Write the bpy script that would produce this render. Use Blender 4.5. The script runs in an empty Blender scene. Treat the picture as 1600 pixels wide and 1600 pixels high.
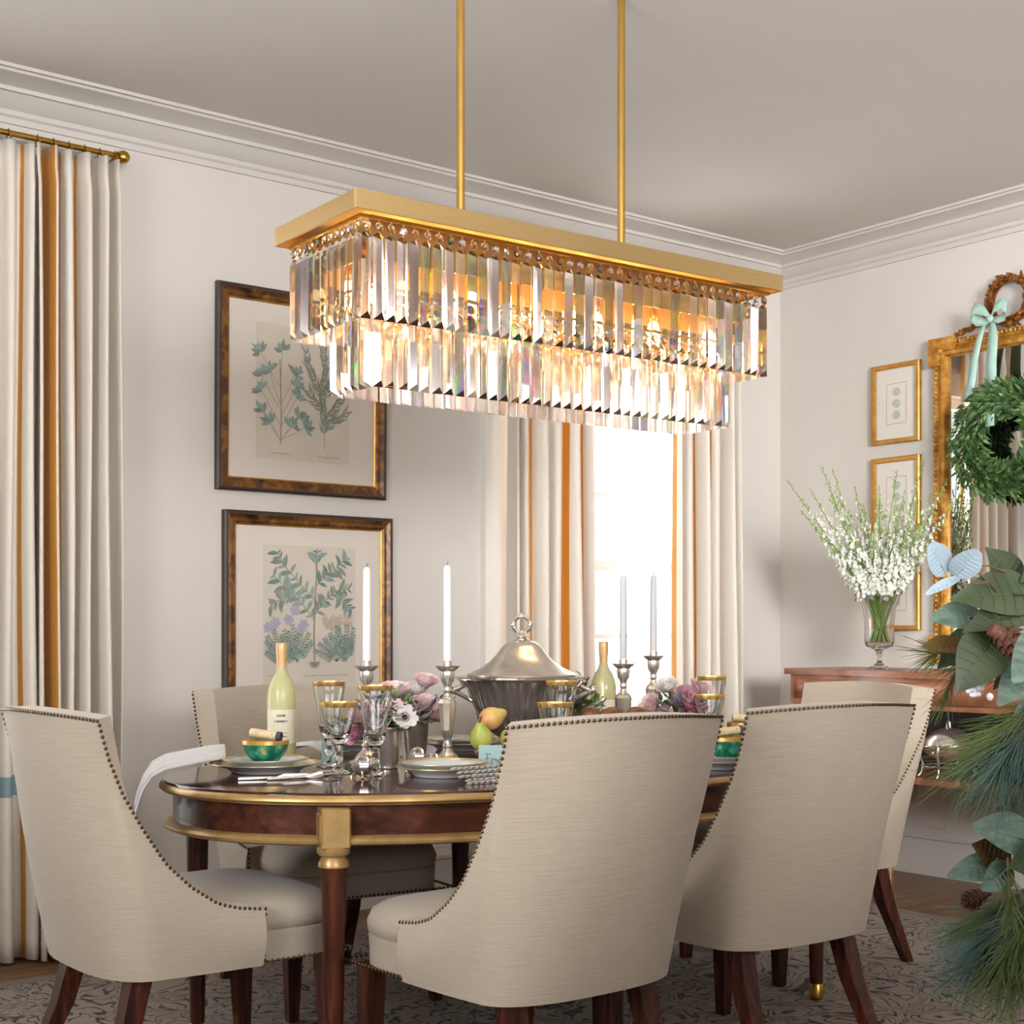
import bpy, math, random
from mathutils import Vector, Matrix
random.seed(7)
PI = math.pi
C = bpy.context.scene.collection
sc = bpy.context.scene
R = random.Random(11)

# ------------------------------------------------------------------ helpers
def lin(c):
    return tuple(((x / 255) / 12.92 if x / 255 <= 0.04045 else ((x / 255 + 0.055) / 1.055) ** 2.4) for x in c) + (1.0,)

def mat(name, rgb, rough=0.6, metal=0.0, var=0.0, vscale=20, stretch=(1, 1, 1), bump=0.0, bscale=None, **kw):
    """Principled material whose colour is varied by a procedural noise; rgb in 0..255 sRGB."""
    m = bpy.data.materials.new(name); m.use_nodes = True
    nt = m.node_tree; N = nt.nodes; L = nt.links
    b = N['Principled BSDF']
    b.inputs['Base Color'].default_value = lin(rgb)
    b.inputs['Roughness'].default_value = rough
    b.inputs['Metallic'].default_value = metal
    for k, v in kw.items():
        b.inputs[k].default_value = v
    if var or bump:
        tc = N.new('ShaderNodeTexCoord'); mp = N.new('ShaderNodeMapping'); mp.inputs['Scale'].default_value = stretch
        nz = N.new('ShaderNodeTexNoise'); nz.inputs['Scale'].default_value = vscale; nz.inputs['Detail'].default_value = 4
        L.new(tc.outputs['Object'], mp.inputs[0]); L.new(mp.outputs[0], nz.inputs['Vector'])
        if var:
            cr = N.new('ShaderNodeValToRGB')
            c = lin(rgb)
            cr.color_ramp.elements[0].position = 0.3; cr.color_ramp.elements[1].position = 0.7
            cr.color_ramp.elements[0].color = tuple(x * (1 - var) for x in c[:3]) + (1,)
            cr.color_ramp.elements[1].color = tuple(min(1, x * (1 + var)) for x in c[:3]) + (1,)
            L.new(nz.outputs['Fac'], cr.inputs[0]); L.new(cr.outputs[0], b.inputs['Base Color'])
        if bump:
            bp = N.new('ShaderNodeBump'); bp.inputs['Strength'].default_value = bump; bp.inputs['Distance'].default_value = 0.002
            L.new(nz.outputs['Fac'], bp.inputs['Height']); L.new(bp.outputs[0], b.inputs['Normal'])
    return m

def ramp_mat(name, stops, scale, rough=0.5, metal=0.0, stretch=(1, 1, 1), detail=5, dist=0.0, **kw):
    m = mat(name, (128, 128, 128), rough, metal, **kw)
    nt = m.node_tree; N = nt.nodes; L = nt.links; b = N['Principled BSDF']
    tc = N.new('ShaderNodeTexCoord'); mp = N.new('ShaderNodeMapping'); mp.inputs['Scale'].default_value = stretch
    nz = N.new('ShaderNodeTexNoise'); nz.inputs['Scale'].default_value = scale; nz.inputs['Detail'].default_value = detail
    nz.inputs['Distortion'].default_value = dist
    cr = N.new('ShaderNodeValToRGB'); e = cr.color_ramp.elements
    while len(e) < len(stops): e.new(0.5)
    for i, (p, c) in enumerate(stops):
        e[i].position = p; e[i].color = lin(c)
    L.new(tc.outputs['Object'], mp.inputs[0]); L.new(mp.outputs[0], nz.inputs['Vector'])
    L.new(nz.outputs['Fac'], cr.inputs[0]); L.new(cr.outputs[0], b.inputs['Base Color'])
    return m

def glass_mat(name, rgb=(255, 255, 255), ior=1.5, rough=0.0, film=0.0):
    m = mat(name, rgb, rough)
    b = m.node_tree.nodes['Principled BSDF']
    b.inputs['Transmission Weight'].default_value = 1.0
    b.inputs['IOR'].default_value = ior
    if film:
        b.inputs['Thin Film Thickness'].default_value = film; b.inputs['Thin Film IOR'].default_value = 1.6
    return m

def fabric_mat(name, rgb, var=0.08, transl=0.0, rough=0.85, stretch=(6, 6, 180), scale=2.2, bump=0.25):
    m = mat(name, rgb, rough, var=var, vscale=scale, stretch=stretch, bump=bump)
    nt = m.node_tree; N = nt.nodes; L = nt.links; b = N['Principled BSDF']
    b.inputs['Sheen Weight'].default_value = 0.15
    if transl:
        t = N.new('ShaderNodeBsdfTranslucent'); t.inputs[0].default_value = lin(rgb)
        mx = N.new('ShaderNodeMixShader'); mx.inputs[0].default_value = transl
        L.new(b.outputs[0], mx.inputs[1]); L.new(t.outputs[0], mx.inputs[2]); L.new(mx.outputs[0], N['Material Output'].inputs[0])
    return m

class MB:
    def __init__(s): s.v = []; s.f = []; s.m = []
    def add(s, vs, fs, mi=0, M=None):
        o = len(s.v)
        s.v += [tuple(M @ Vector(p)) for p in vs] if M is not None else [tuple(p) for p in vs]
        s.f += [tuple(i + o for i in f) for f in fs]
        s.m += [mi] * len(fs) if not isinstance(mi, list) else mi
        return s
    def box(s, c, d, mi=0, M=None, bev=0.0):
        x, y, z = c; a, b, h = d[0] / 2, d[1] / 2, d[2] / 2
        if bev <= 0:
            vs = [(x + i * a, y + j * b, z + k * h) for i in (-1, 1) for j in (-1, 1) for k in (-1, 1)]
            return s.add(vs, [(0, 1, 3, 2), (4, 6, 7, 5), (0, 4, 5, 1), (2, 3, 7, 6), (0, 2, 6, 4), (1, 5, 7, 3)], mi, M)
        vs = []; fs = []
        rings = [(-h, bev), (-h + bev, 0), (h - bev, 0), (h, bev)]
        for zz, i in rings:
            A, B = a - i, b - i; q = bev
            for sx, sy in ((-1, -1), (1, -1), (1, 1), (-1, 1)):
                p1 = (x + sx * (A - (q if sx * sy > 0 else 0)), y + sy * (B - (0 if sx * sy > 0 else q)), z + zz)
                p2 = (x + sx * (A - (0 if sx * sy > 0 else q)), y + sy * (B - (q if sx * sy > 0 else 0)), z + zz)
                vs += [p2, p1] if sx * sy > 0 and False else [p1, p2]
        # order each ring by angle
        out = []
        for r in range(4):
            ring = vs[r * 8:(r + 1) * 8]
            ring.sort(key=lambda p: math.atan2((p[1] - y) / max(b, 1e-6), (p[0] - x) / max(a, 1e-6)))
            out += ring
        for r in range(3):
            for k in range(8):
                fs.append((r * 8 + k, r * 8 + (k + 1) % 8, (r + 1) * 8 + (k + 1) % 8, (r + 1) * 8 + k))
        fs.append(tuple(reversed(range(8)))); fs.append(tuple(range(24, 32)))
        return s.add(out, fs, mi, M)
    def lathe(s, prof, n=32, mi=0, M=None, flute=0, fdepth=0.0, sx=1.0, sy=1.0, closed=False):
        vs = []; fs = []
        for r, z in prof:
            for k in range(n):
                a = 2 * PI * k / n
                rr = r * (1 + fdepth * math.cos(flute * a)) if flute else r
                vs.append((rr * math.cos(a) * sx, rr * math.sin(a) * sy, z))
        P = len(prof)
        if P >= 4 and math.hypot(prof[0][0] - prof[-1][0], prof[0][1] - prof[-1][1]) < .12 * max(q[0] for q in prof): closed = True
        for i in range(P - 1 + (1 if closed else 0)):
            j = (i + 1) % P
            for k in range(n):
                fs.append((i * n + k, i * n + (k + 1) % n, j * n + (k + 1) % n, j * n + k))
        if not closed:
            if prof[0][0] > 1e-5: fs.append(tuple(reversed(range(n))))
            if prof[-1][0] > 1e-5: fs.append(tuple(range((P - 1) * n, P * n)))
        return s.add(vs, fs, mi, M)
    def tube(s, pts, r, n=8, mi=0, M=None, closed=False, cap=True, flat=1.0):
        pts = [Vector(p) for p in pts]; P = len(pts)
        rs = r if isinstance(r, (list, tuple)) else [r] * P
        vs = []; fs = []
        up = None
        for i, p in enumerate(pts):
            a = pts[(i - 1) % P] if (closed or i > 0) else p
            b = pts[(i + 1) % P] if (closed or i < P - 1) else p
            t = (b - a)
            t = t.normalized() if t.length > 1e-9 else Vector((0, 0, 1))
            if up is None:
                up = Vector((0, 0, 1)) if abs(t.z) < 0.9 else Vector((1, 0, 0))
            u = up - t * up.dot(t)
            if u.length < 1e-6: u = t.orthogonal()
            u.normalize(); w = t.cross(u); up = u
            for k in range(n):
                g = 2 * PI * k / n
                vs.append(tuple(p + u * (rs[i] * math.cos(g)) + w * (rs[i] * flat * math.sin(g))))
        for i in range(P - 1 + (1 if closed else 0)):
            j = (i + 1) % P
            for k in range(n):
                fs.append((i * n + k, i * n + (k + 1) % n, j * n + (k + 1) % n, j * n + k))
        if cap and not closed:
            fs.append(tuple(reversed(range(n)))); fs.append(tuple(range((P - 1) * n, P * n)))
        return s.add(vs, fs, mi, M)
    def sphere(s, c, r, n=12, m=8, mi=0, sc=(1, 1, 1), M=None):
        vs = [(c[0], c[1], c[2] - r * sc[2])]; fs = []
        for j in range(1, m):
            b = -PI / 2 + PI * j / m
            for k in range(n):
                a = 2 * PI * k / n
                vs.append((c[0] + r * sc[0] * math.cos(b) * math.cos(a), c[1] + r * sc[1] * math.cos(b) * math.sin(a), c[2] + r * sc[2] * math.sin(b)))
        vs.append((c[0], c[1], c[2] + r * sc[2])); T = len(vs) - 1
        for k in range(n):
            fs.append((0, 1 + (k + 1) % n, 1 + k))
            for j in range(m - 2):
                fs.append((1 + j * n + k, 1 + j * n + (k + 1) % n, 1 + (j + 1) * n + (k + 1) % n, 1 + (j + 1) * n + k))
            fs.append((1 + (m - 2) * n + k, 1 + (m - 2) * n + (k + 1) % n, T))
        return s.add(vs, fs, mi, M)
    def grid(s, fn, nu, nv, mi=0, M=None, mif=None):
        vs = [fn(i / nu, j / nv) for j in range(nv + 1) for i in range(nu + 1)]
        fs = []; ms = []
        for j in range(nv):
            for i in range(nu):
                fs.append((j * (nu + 1) + i, j * (nu + 1) + i + 1, (j + 1) * (nu + 1) + i + 1, (j + 1) * (nu + 1) + i))
                ms.append(mif((i + .5) / nu, (j + .5) / nv) if mif else mi)
        return s.add(vs, fs, ms, M)
    def leaf(s, base, d, nrm, L, W, curl=0.15, fold=0.2, mi=0, n=4, shape=None):
        d = Vector(d).normalized(); nrm = Vector(nrm); sd = d.cross(nrm)
        if sd.length < 1e-5: sd = d.orthogonal()
        sd.normalize(); nn = sd.cross(d).normalized(); base = Vector(base)
        shape = shape or (lambda t: math.sin(PI * min(1, t ** 0.8)) if 0 < t < 1 else 0.02)
        vs = []; fs = []
        for i in range(n + 1):
            t = i / n; w = W / 2 * max(0.03, shape(t))
            p = base + d * (L * t) - nn * (curl * L * t * t)
            vs += [tuple(p - sd * w + nn * (fold * w)), tuple(p), tuple(p + sd * w + nn * (fold * w))]
        for i in range(n):
            a = i * 3
            fs += [(a, a + 1, a + 4, a + 3), (a + 1, a + 2, a + 5, a + 4)]
        return s.add(vs, fs, mi)
    def poly(s, pts, mi=0, M=None):
        return s.add(pts, [tuple(range(len(pts)))], mi, M)
    def mesh(s, name, mats, angle=40):
        me = bpy.data.meshes.new(name); me.from_pydata(s.v, [], s.f)
        for m in (mats if isinstance(mats, (list, tuple)) else [mats]): me.materials.append(m)
        me.polygons.foreach_set('material_index', s.m)
        me.polygons.foreach_set('use_smooth', [True] * len(s.f))
        me.update()
        me.set_sharp_from_angle(angle=math.radians(angle))
        return me
    def build(s, name, mats, parent=None, loc=(0, 0, 0), rot=(0, 0, 0), angle=40, kind=None, label=None):
        o = bpy.data.objects.new(name, s.mesh(name, mats, angle)); C.objects.link(o)
        o.parent = parent; o.location = loc; o.rotation_euler = rot
        if kind: o['kind'] = kind
        if label: o['label'] = label
        return o

def tag(o, label, cat, group=None, kind=None):
    o['label'] = label; o['category'] = cat
    if group: o['group'] = group
    if kind: o['kind'] = kind
    return o

def thing(name, label, cat, loc=(0, 0, 0), rz=0, group=None, kind=None):
    o = bpy.data.objects.new(name, None); C.objects.link(o)
    o.empty_display_size = 0.05; o.location = loc; o.rotation_euler = (0, 0, rz)
    return tag(o, label, cat, group, kind)

def kids(o): return [c for c in C.objects if c.parent == o]
def dup(root, loc, rz, label, group=None, scale=1.0):
    """a copy of a thing with copies of its parts and their sub-parts"""
    r = root.copy(); C.objects.link(r); r.location = loc; r.rotation_euler = (0, 0, rz); r['label'] = label
    r.scale = (scale,) * 3
    if group: r['group'] = group
    for ch in kids(root):
        c = ch.copy(); C.objects.link(c); c.parent = r
        for g in kids(ch):
            d = g.copy(); C.objects.link(d); d.parent = c
    return r

def interp(tab, x):
    if x <= tab[0][0]: return tab[0][1]
    for (a, b), (c, d) in zip(tab, tab[1:]):
        if x <= c: return b + (d - b) * (x - a) / (c - a)
    return tab[-1][1]

# ------------------------------------------------------------------ camera
HEAD = math.radians(37.8); FPX = 2250.0; EYE = 1.15
cam = bpy.data.objects.new('camera', bpy.data.cameras.new('camera')); C.objects.link(cam)
cam.location = (0, 0, EYE); cam.rotation_euler = (PI / 2, 0, -HEAD)
cam.data.sensor_width = 36; cam.data.lens = FPX / 1600 * 36; cam.data.shift_y = 190 / 1600
cam.data.clip_start = 0.05
sc.camera = cam
FW = Vector((math.sin(HEAD), math.cos(HEAD))); RT = Vector((math.cos(HEAD), -math.sin(HEAD)))
def at(px, Z):
    """world x, y of the image column px at depth Z"""
    q = (FW + RT * ((px - 800) / FPX)) * Z
    return q.x, q.y

# ------------------------------------------------------------------ materials
M = {}
M['wall'] = mat('wall_paint', (214, 208, 202), 0.9, var=0.02, vscale=3)
M['ceiling'] = mat('ceiling_paint', (216, 211, 206), 0.95, var=0.015, vscale=2)
M['trim'] = mat('trim_paint', (206, 201, 196), 0.55, var=0.01, vscale=4)
M['linen'] = fabric_mat('ivory_linen', (174, 161, 144), var=0.07)
M['linen_side'] = fabric_mat('ivory_linen_seat', (172, 160, 145), var=0.05, stretch=(60, 60, 60))
M['nail'] = mat('aged_brass_nailhead', (84, 68, 48), 0.4, 0.8, var=0.2, vscale=60)
M['mahog'] = ramp_mat('mahogany', [(0.3, (44, 22, 16)), (0.55, (76, 38, 26)), (0.75, (100, 54, 36))], 3, 0.22, stretch=(1.5, 9, 9), dist=0.6)
M['mahog_v'] = ramp_mat('mahogany_leg', [(0.3, (38, 17, 12)), (0.55, (70, 31, 20)), (0.75, (98, 50, 30))], 4, 0.25, stretch=(12, 12, 1.5), dist=0.5)
M['top'] = ramp_mat('polished_mahogany_top', [(0.3, (40, 18, 14)), (0.55, (62, 28, 20)), (0.8, (84, 40, 27))], 2.5, 0.07, stretch=(1.2, 10, 4), dist=0.6)
M['gilt'] = ramp_mat('antique_gilt_wood', [(0.3, (150, 118, 70)), (0.6, (180, 148, 96)), (0.8, (200, 170, 118))], 14, 0.35, 0.4)
M['gold'] = ramp_mat('brushed_gold', [(0.3, (216, 182, 124)), (0.7, (228, 196, 138))], 30, 0.28, .85, stretch=(1, 30, 30))
M['goldrod'] = mat('polished_gold_rod', (218, 176, 96), 0.25, .9, var=0.05, vscale=12)
M['brass'] = mat('brass', (190, 150, 70), 0.28, 1.0, var=0.1, vscale=25)
M['silver'] = mat('silver', (232, 226, 218), 0.16, .9, var=0.06, vscale=14, bump=0.05)
M['silver_worn'] = mat('worn_silver', (216, 207, 197), 0.25, .82, var=0.15, vscale=22, bump=0.15)
M['glass'] = glass_mat('clear_glass')
M['crystal'] = glass_mat('crystal_prism_glass', (255, 244, 228), 1.56, 0.0, film=0)
M['porcelain'] = mat('white_porcelain', (224, 226, 230), 0.15, var=0.02)
M['porcelain_blue'] = mat('pale_blue_porcelain', (196, 208, 212), 0.15, var=0.02)
M['green_glaze'] = ramp_mat('green_lustre_glaze', [(0.35, (4, 74, 60)), (0.52, (10, 112, 86)), (0.62, (60, 150, 110)), (0.7, (196, 160, 110))], 34, 0.12, detail=2)
M['rimgold'] = mat('gold_rim', (220, 178, 108), 0.3, 0.7, var=0.1, vscale=40)
M['candle_shaded'] = mat('white_wax_painted_shade', (186, 186, 190), 0.5, var=0.02)  # same white wax, its backlit shade put into a greyer colour
M['candle'] = mat('white_wax', (228, 228, 230), 0.45, var=0.02)
M['wick'] = mat('wick', (90, 84, 80), 0.9, var=0.1)
M['napkin'] = fabric_mat('white_napkin', (214, 214, 218), 0.04, stretch=(80, 80, 80))
M['card'] = mat('pale_blue_card', (150, 176, 177), 0.7, var=0.03)
M['ink'] = mat('grey_ink', (86, 90, 96), 0.8, var=0.1)
# ------------------------------------------------------------------ room shell
X0, X1, Y0, Y1, ZC = -2.0, 5.78, -2.8, 5.14, 3.10
# window openings in the back wall: (x0, x1, z0, z1)
WINS = [(0.05, 1.35, 0.38, 2.55), (3.95, 5.25, 0.38, 2.55)]
def struct(name, mb, mats, label, cat, **kw):
    return tag(mb.build(name, mats, **kw), label, cat, kind='structure')

M['floor'] = ramp_mat('oak_boards', [(0.3, (98, 70, 48)), (0.5, (126, 93, 64)), (0.75, (150, 113, 80))], 2.0, 0.4, stretch=(2, 14, 1), dist=0.4)
nt = M['floor'].node_tree
_tc = nt.nodes.new('ShaderNodeTexCoord'); _br = nt.nodes.new('ShaderNodeTexBrick')
_br.inputs['Scale'].default_value = 1.0; _br.inputs['Brick Width'].default_value = 1.4; _br.inputs['Row Height'].default_value = 0.13
_br.inputs['Mortar Size'].default_value = 0.003; _br.inputs['Color1'].default_value = (1, 1, 1, 1); _br.inputs['Color2'].default_value = (0.72, 0.7, 0.68, 1)
_br.inputs['Mortar'].default_value = (0.25, 0.2, 0.16, 1)
_mx = nt.nodes.new('ShaderNodeMix'); _mx.data_type = 'RGBA'; _mx.blend_type = 'MULTIPLY'; _mx.inputs[0].default_value = 1
nt.links.new(_tc.outputs['Object'], _br.inputs['Vector'])
_cr = [n for n in nt.nodes if n.type == 'VALTORGB'][0]
nt.links.new(_cr.outputs[0], _mx.inputs[6]); nt.links.new(_br.outputs['Color'], _mx.inputs[7])
nt.links.new(_mx.outputs[2], nt.nodes['Principled BSDF'].inputs['Base Color'])

m = MB(); m.box(((X0 + X1) / 2, (Y0 + Y1) / 2, -0.05), (X1 - X0 + .3, Y1 - Y0 + .3, 0.1))
struct('floor', m, M['floor'], 'oak board floor showing around the patterned rug', 'floor')
m = MB(); m.box(((X0 + X1) / 2, (Y0 + Y1) / 2, ZC + .05), (X1 - X0 + .3, Y1 - Y0 + .3, 0.1))
struct('ceiling', m, M['ceiling'], 'plain pale grey plaster ceiling above the chandelier', 'ceiling')
m = MB()
xs = [X0 - .15]
T = .15
def wallseg(a, b, z0, z1): m.box(((a + b) / 2, Y1 + T / 2, (z0 + z1) / 2), (b - a, T, z1 - z0))
cur = X0 - .15
for (a, b, z0, z1) in WINS:
    wallseg(cur, a, 0, ZC); wallseg(a, b, 0, z0); wallseg(a, b, z1, ZC); cur = b
wallseg(cur, X1 + .15, 0, ZC)
struct('wall_back', m, M['wall'], 'warm white back wall with the window and botanical prints', 'wall')
m = MB(); m.box((X1 + T / 2, (Y0 + Y1) / 2, ZC / 2), (T, Y1 - Y0, ZC))
struct('wall_right', m, M['wall'], 'warm white side wall behind the gilt mirror and sideboard', 'wall')
m = MB(); m.box((X0 - T / 2, (Y0 + Y1) / 2, ZC / 2), (T, Y1 - Y0, ZC))
struct('wall_left', m, M['wall'], 'warm white wall on the far left of the room', 'wall')
# front wall (behind the camera) with two tall openings to the outside
m = MB()
for a, b, z0, z1 in ((X0, -1.2, 0, ZC), (.6, 1.6, 0, ZC), (3.6, X1, 0, ZC), (-1.2, .6, 0, .5), (1.6, 3.6, 0, .5), (-1.2, .6, 2.7, ZC), (1.6, 3.6, 2.7, ZC)):
    m.box(((a + b) / 2, Y0 - T / 2, (z0 + z1) / 2), (b - a, T, z1 - z0))
struct('wall_front', m, M['wall'], 'warm white wall behind the camera with two tall window openings', 'wall')

# crown moulding: stepped cove, profile as (distance from wall, height)
prof = [(0, ZC - .14), (.012, ZC - .14), (.012, ZC - .118), (.022, ZC - .112), (.022, ZC - .095), (.04, ZC - .085), (.062, ZC - .062), (.075, ZC - .05),
        (.088, ZC - .05), (.09, ZC - .036), (.10, ZC - .032), (.185, ZC - .02), (.19, ZC - .012), (.205, ZC - .012), (.205, ZC), (0, ZC)]
def sweep(prof, p0, p1, nrm, m0=0, m1=0):
    """profile swept along a straight wall line; m0/m1: mitre length factor at the ends"""
    p0 = Vector(p0); p1 = Vector(p1); t = (p1 - p0).normalized(); n = Vector(nrm)
    mb = MB(); vs = []; k = len(prof)
    for p, mm, sg in ((p0, m0, 1), (p1, m1, -1)):
        for d, z in prof: 
            q = p + n * d + t * (sg * d * mm); vs.append((q.x, q.y, z))
    fs = [(i, (i + 1) % k, k + (i + 1) % k, k + i) for i in range(k)] + [tuple(reversed(range(k))), tuple(range(k, 2 * k))]
    mb.add(vs, fs); return mb
struct('trim_1', sweep(prof, (X0, Y1, 0), (X1, Y1, 0), (0, -1, 0), 0, 1), M['trim'], 'stepped white crown moulding along the back wall', 'moulding', angle=25)
struct('trim_2', sweep(prof, (X1, Y0, 0), (X1, Y1, 0), (-1, 0, 0), 0, 1), M['trim'], 'stepped white crown moulding along the mirror wall', 'moulding', angle=25)
bprof = [(0, 0), (.02, 0), (.02, .17), (.026, .175), (.026, .19), (.016, .205), (.01, .225), (0, .23)]
struct('baseboard_back', sweep(bprof, (X0, Y1, 0), (X1, Y1, 0), (0, -1, 0), 0, 1), M['trim'], 'tall white baseboard along the back wall', 'baseboard', angle=25)
struct('baseboard_right', sweep(bprof, (X1, Y0, 0), (X1, Y1, 0), (-1, 0, 0), 0, 1), M['trim'], 'tall white baseboard under the sideboard', 'baseboard', angle=25)

# windows
M['pane'] = glass_mat('window_glass', (250, 252, 252), 1.02)
M['white_wood'] = mat('white_painted_wood', (232, 228, 222), 0.5, var=0.01)
for wi, (a, b, z0, z1) in enumerate(WINS):
    w = thing('window_%d' % (wi + 1), ['tall white window on the back wall beyond the left curtain', 'tall white sash window between the striped curtains'][1 if wi else 0], 'window', ((a + b) / 2, Y1, 0), kind='structure')
    W2 = (b - a) / 2; cw = .14
    m = MB()
    m.box((-W2 - cw / 2, -.012, (z0 + z1) / 2), (cw, .026, z1 - z0 + .0)); m.box((W2 + cw / 2, -.012, (z0 + z1) / 2), (cw, .026, z1 - z0))
    m.box((-W2 - cw + .009, -.02, (z0 + z1) / 2), (.024, .042, z1 - z0)); m.box((W2 + cw - .009, -.02, (z0 + z1) / 2), (.024, .042, z1 - z0))
    m.box((0, -.014, z1 + cw / 2), (2 * W2 + 2 * cw, .03, cw)); m.box((0, -.03, z1 + cw), (2 * W2 + 2 * cw + .06, .06, .03))
    m.build('window_frame', M['white_wood'], w)
    m = MB(); m.box((0, -.04, z0 - .015), (2 * W2 + 2 * cw + .04, .1, .03), bev=.006); m.build('window_sill', M['white_wood'], w)
    m = MB(); y = .06; st = .05
    for s in (-1, 1): m.box((s * (W2 - st / 2), y, (z0 + z1) / 2), (st, .045, z1 - z0))
    m.box((0, y, z0 + .04), (2 * W2, .045, .08)); m.box((0, y, z1 - .03), (2 * W2, .045, .06))
    zs = [z0 + .08 + (z1 - z0 - .14) * k / 6 for k in range(1, 6)]
    for k, z in enumerate(zs): m.box((0, y, z), (2 * W2, .04 if k != 2 else .05, .024 if k != 2 else .05))
    for s in (-1, 1): m.box((s * W2 / 3.05, y, (z0 + z1) / 2), (.024, .04, z1 - z0))
    m.build('window_sash', M['white_wood'], w)
    m = MB(); m.box((0, y, (z0 + z1) / 2), (2 * W2 - .02, .004, z1 - z0 - .02)); m.build('window_pane', M['pane'], w)

# ------------------------------------------------------------------ rug
def rug_mat():
    m = bpy.data.materials.new('scrollwork_rug'); m.use_nodes = True; nt = m.node_tree; N = nt.nodes; L = nt.links
    b = N['Principled BSDF']; b.inputs['Roughness'].default_value = 0.95
    tc = N.new('ShaderNodeTexCoord')
    nz = N.new('ShaderNodeTexNoise'); nz.inputs['Scale'].default_value = 3.2; nz.inputs['Detail'].default_value = 2
    mixv = N.new('ShaderNodeMix'); mixv.data_type = 'VECTOR'; mixv.inputs[0].default_value = 0.22
    L.new(tc.outputs['Object'], nz.inputs['Vector']); L.new(tc.outputs['Object'], mixv.inputs[4]); L.new(nz.outputs['Color'], mixv.inputs[5])
    # scrolls: contour lines of a warped noise field
    n2 = N.new('ShaderNodeTexNoise'); n2.inputs['Scale'].default_value = 6.5; n2.inputs['Detail'].default_value = 1.0; n2.inputs['Distortion'].default_value = 1.6
    L.new(mixv.outputs[1], n2.inputs['Vector'])
    mu = N.new('ShaderNodeMath'); mu.operation = 'MULTIPLY'; mu.inputs[1].default_value = 9
    fr = N.new('ShaderNodeMath'); fr.operation = 'PINGPONG'; fr.inputs[1].default_value = 0.5
    L.new(n2.outputs['Fac'], mu.inputs[0]); L.new(mu.outputs[0], fr.inputs[0])
    cr = N.new('ShaderNodeValToRGB'); e = cr.color_ramp.elements
    e[0].position = 0.07; e[0].color = lin((54, 44, 38)); e[1].position = 0.17; e[1].color = lin((138, 126, 115))
    L.new(fr.outputs[0], cr.inputs[0])
    n3 = N.new('ShaderNodeTexNoise'); n3.inputs['Scale'].default_value = 240; n3.inputs['Detail'].default_value = 2
    L.new(tc.outputs['Object'], n3.inputs['Vector'])
    cr2 = N.new('ShaderNodeValToRGB'); cr2.color_ramp.elements[0].position = .3; cr2.color_ramp.elements[0].color = (.62, .6, .58, 1); cr2.color_ramp.elements[1].color = (1, 1, 1, 1); cr2.color_ramp.elements[1].position = .6
    L.new(n3.outputs['Fac'], cr2.inputs[0])
    mx = N.new('ShaderNodeMix'); mx.data_type = 'RGBA'; mx.blend_type = 'MULTIPLY'; mx.inputs[0].default_value = 0.8
    L.new(cr.outputs[0], mx.inputs[6]); L.new(cr2.outputs[0], mx.inputs[7]); L.new(mx.outputs[2], b.inputs['Base Color'])
    bp = N.new('ShaderNodeBump'); bp.inputs['Strength'].default_value = 0.5; bp.inputs['Distance'].default_value = 0.004
    L.new(n3.outputs['Fac'], bp.inputs['Height']); L.new(bp.outputs[0], b.inputs['Normal'])
    return m
M['rug'] = rug_mat()
M['rug_band'] = mat('rug_border', (112, 102, 92), 0.95, var=0.15, vscale=60, bump=0.4)
rug = thing('area_rug', 'grey and ivory scroll-patterned rug under the dining table', 'rug', (2.4, 3.1, 0))
m = MB(); m.box((0, .02, .005), (4.9, 3.1, .01)); m.build('pile', M['rug'], rug)
m = MB()
for c, d in (((0, 1.61, .005), (5.06, .08, .01)), ((0, -1.57, .005), (5.06, .08, .01)), ((2.49, .02, .005), (.08, 3.1, .01)), ((-2.49, .02, .005), (.08, 3.1, .01))): m.box(c, d)
m.build('border', M['rug_band'], rug)

# ------------------------------------------------------------------ dining chairs
RIM = [(0, .497), (.067, .5065), (.122, .523), (.194, .571), (.257, .631), (.316, .717), (.365, .80), (.399, .882), (.422, .962)]
def rim_z(d): return interp(RIM, d)
def chair_curves():
    """bottom curve B, rim curve E (outer), going from right flank front round the back to left flank front"""
    Bc = []; Ec = []
    nF, nK = 22, 20
    for i in range(nF + 1):                       # right flank, front -> corner
        t = i / nF; d = .422 * (1 - (1 - t) ** 1.15)
        z = rim_z(d)
        Ec.append((.292 + .028 * t ** 1.5, -d, z))
        s = t ** .9
        # bottom plan: flank runs straight back then starts to curve in
        yb = -.245 * s; xb = .285 - .012 * s ** 2
        Bc.append((xb, yb, .356))
    for i in range(1, nK):                        # back
        t = i / nK; a = PI * t
        x = .32 * math.cos(a); 
        sg = 1 if x >= 0 else -1
        Ec.append((.32 * (1 - 2 * t), -.422 - .058 * math.sin(a) ** 1.2, .962 + .012 * math.sin(a)))
        ca, sa = math.cos(a), math.sin(a)
        n = 2.6
        Bc.append((.273 * sg * abs(ca) ** (2 / n), -.245 - .125 * sa ** (2 / n), .356))
    k = len(Ec)
    for i in range(nF, -1, -1):
        e = Ec[i]; b = Bc[i]
        Ec.append((-e[0], e[1], e[2])); Bc.append((-b[0], b[1], b[2]))
    return Bc, Ec
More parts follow.
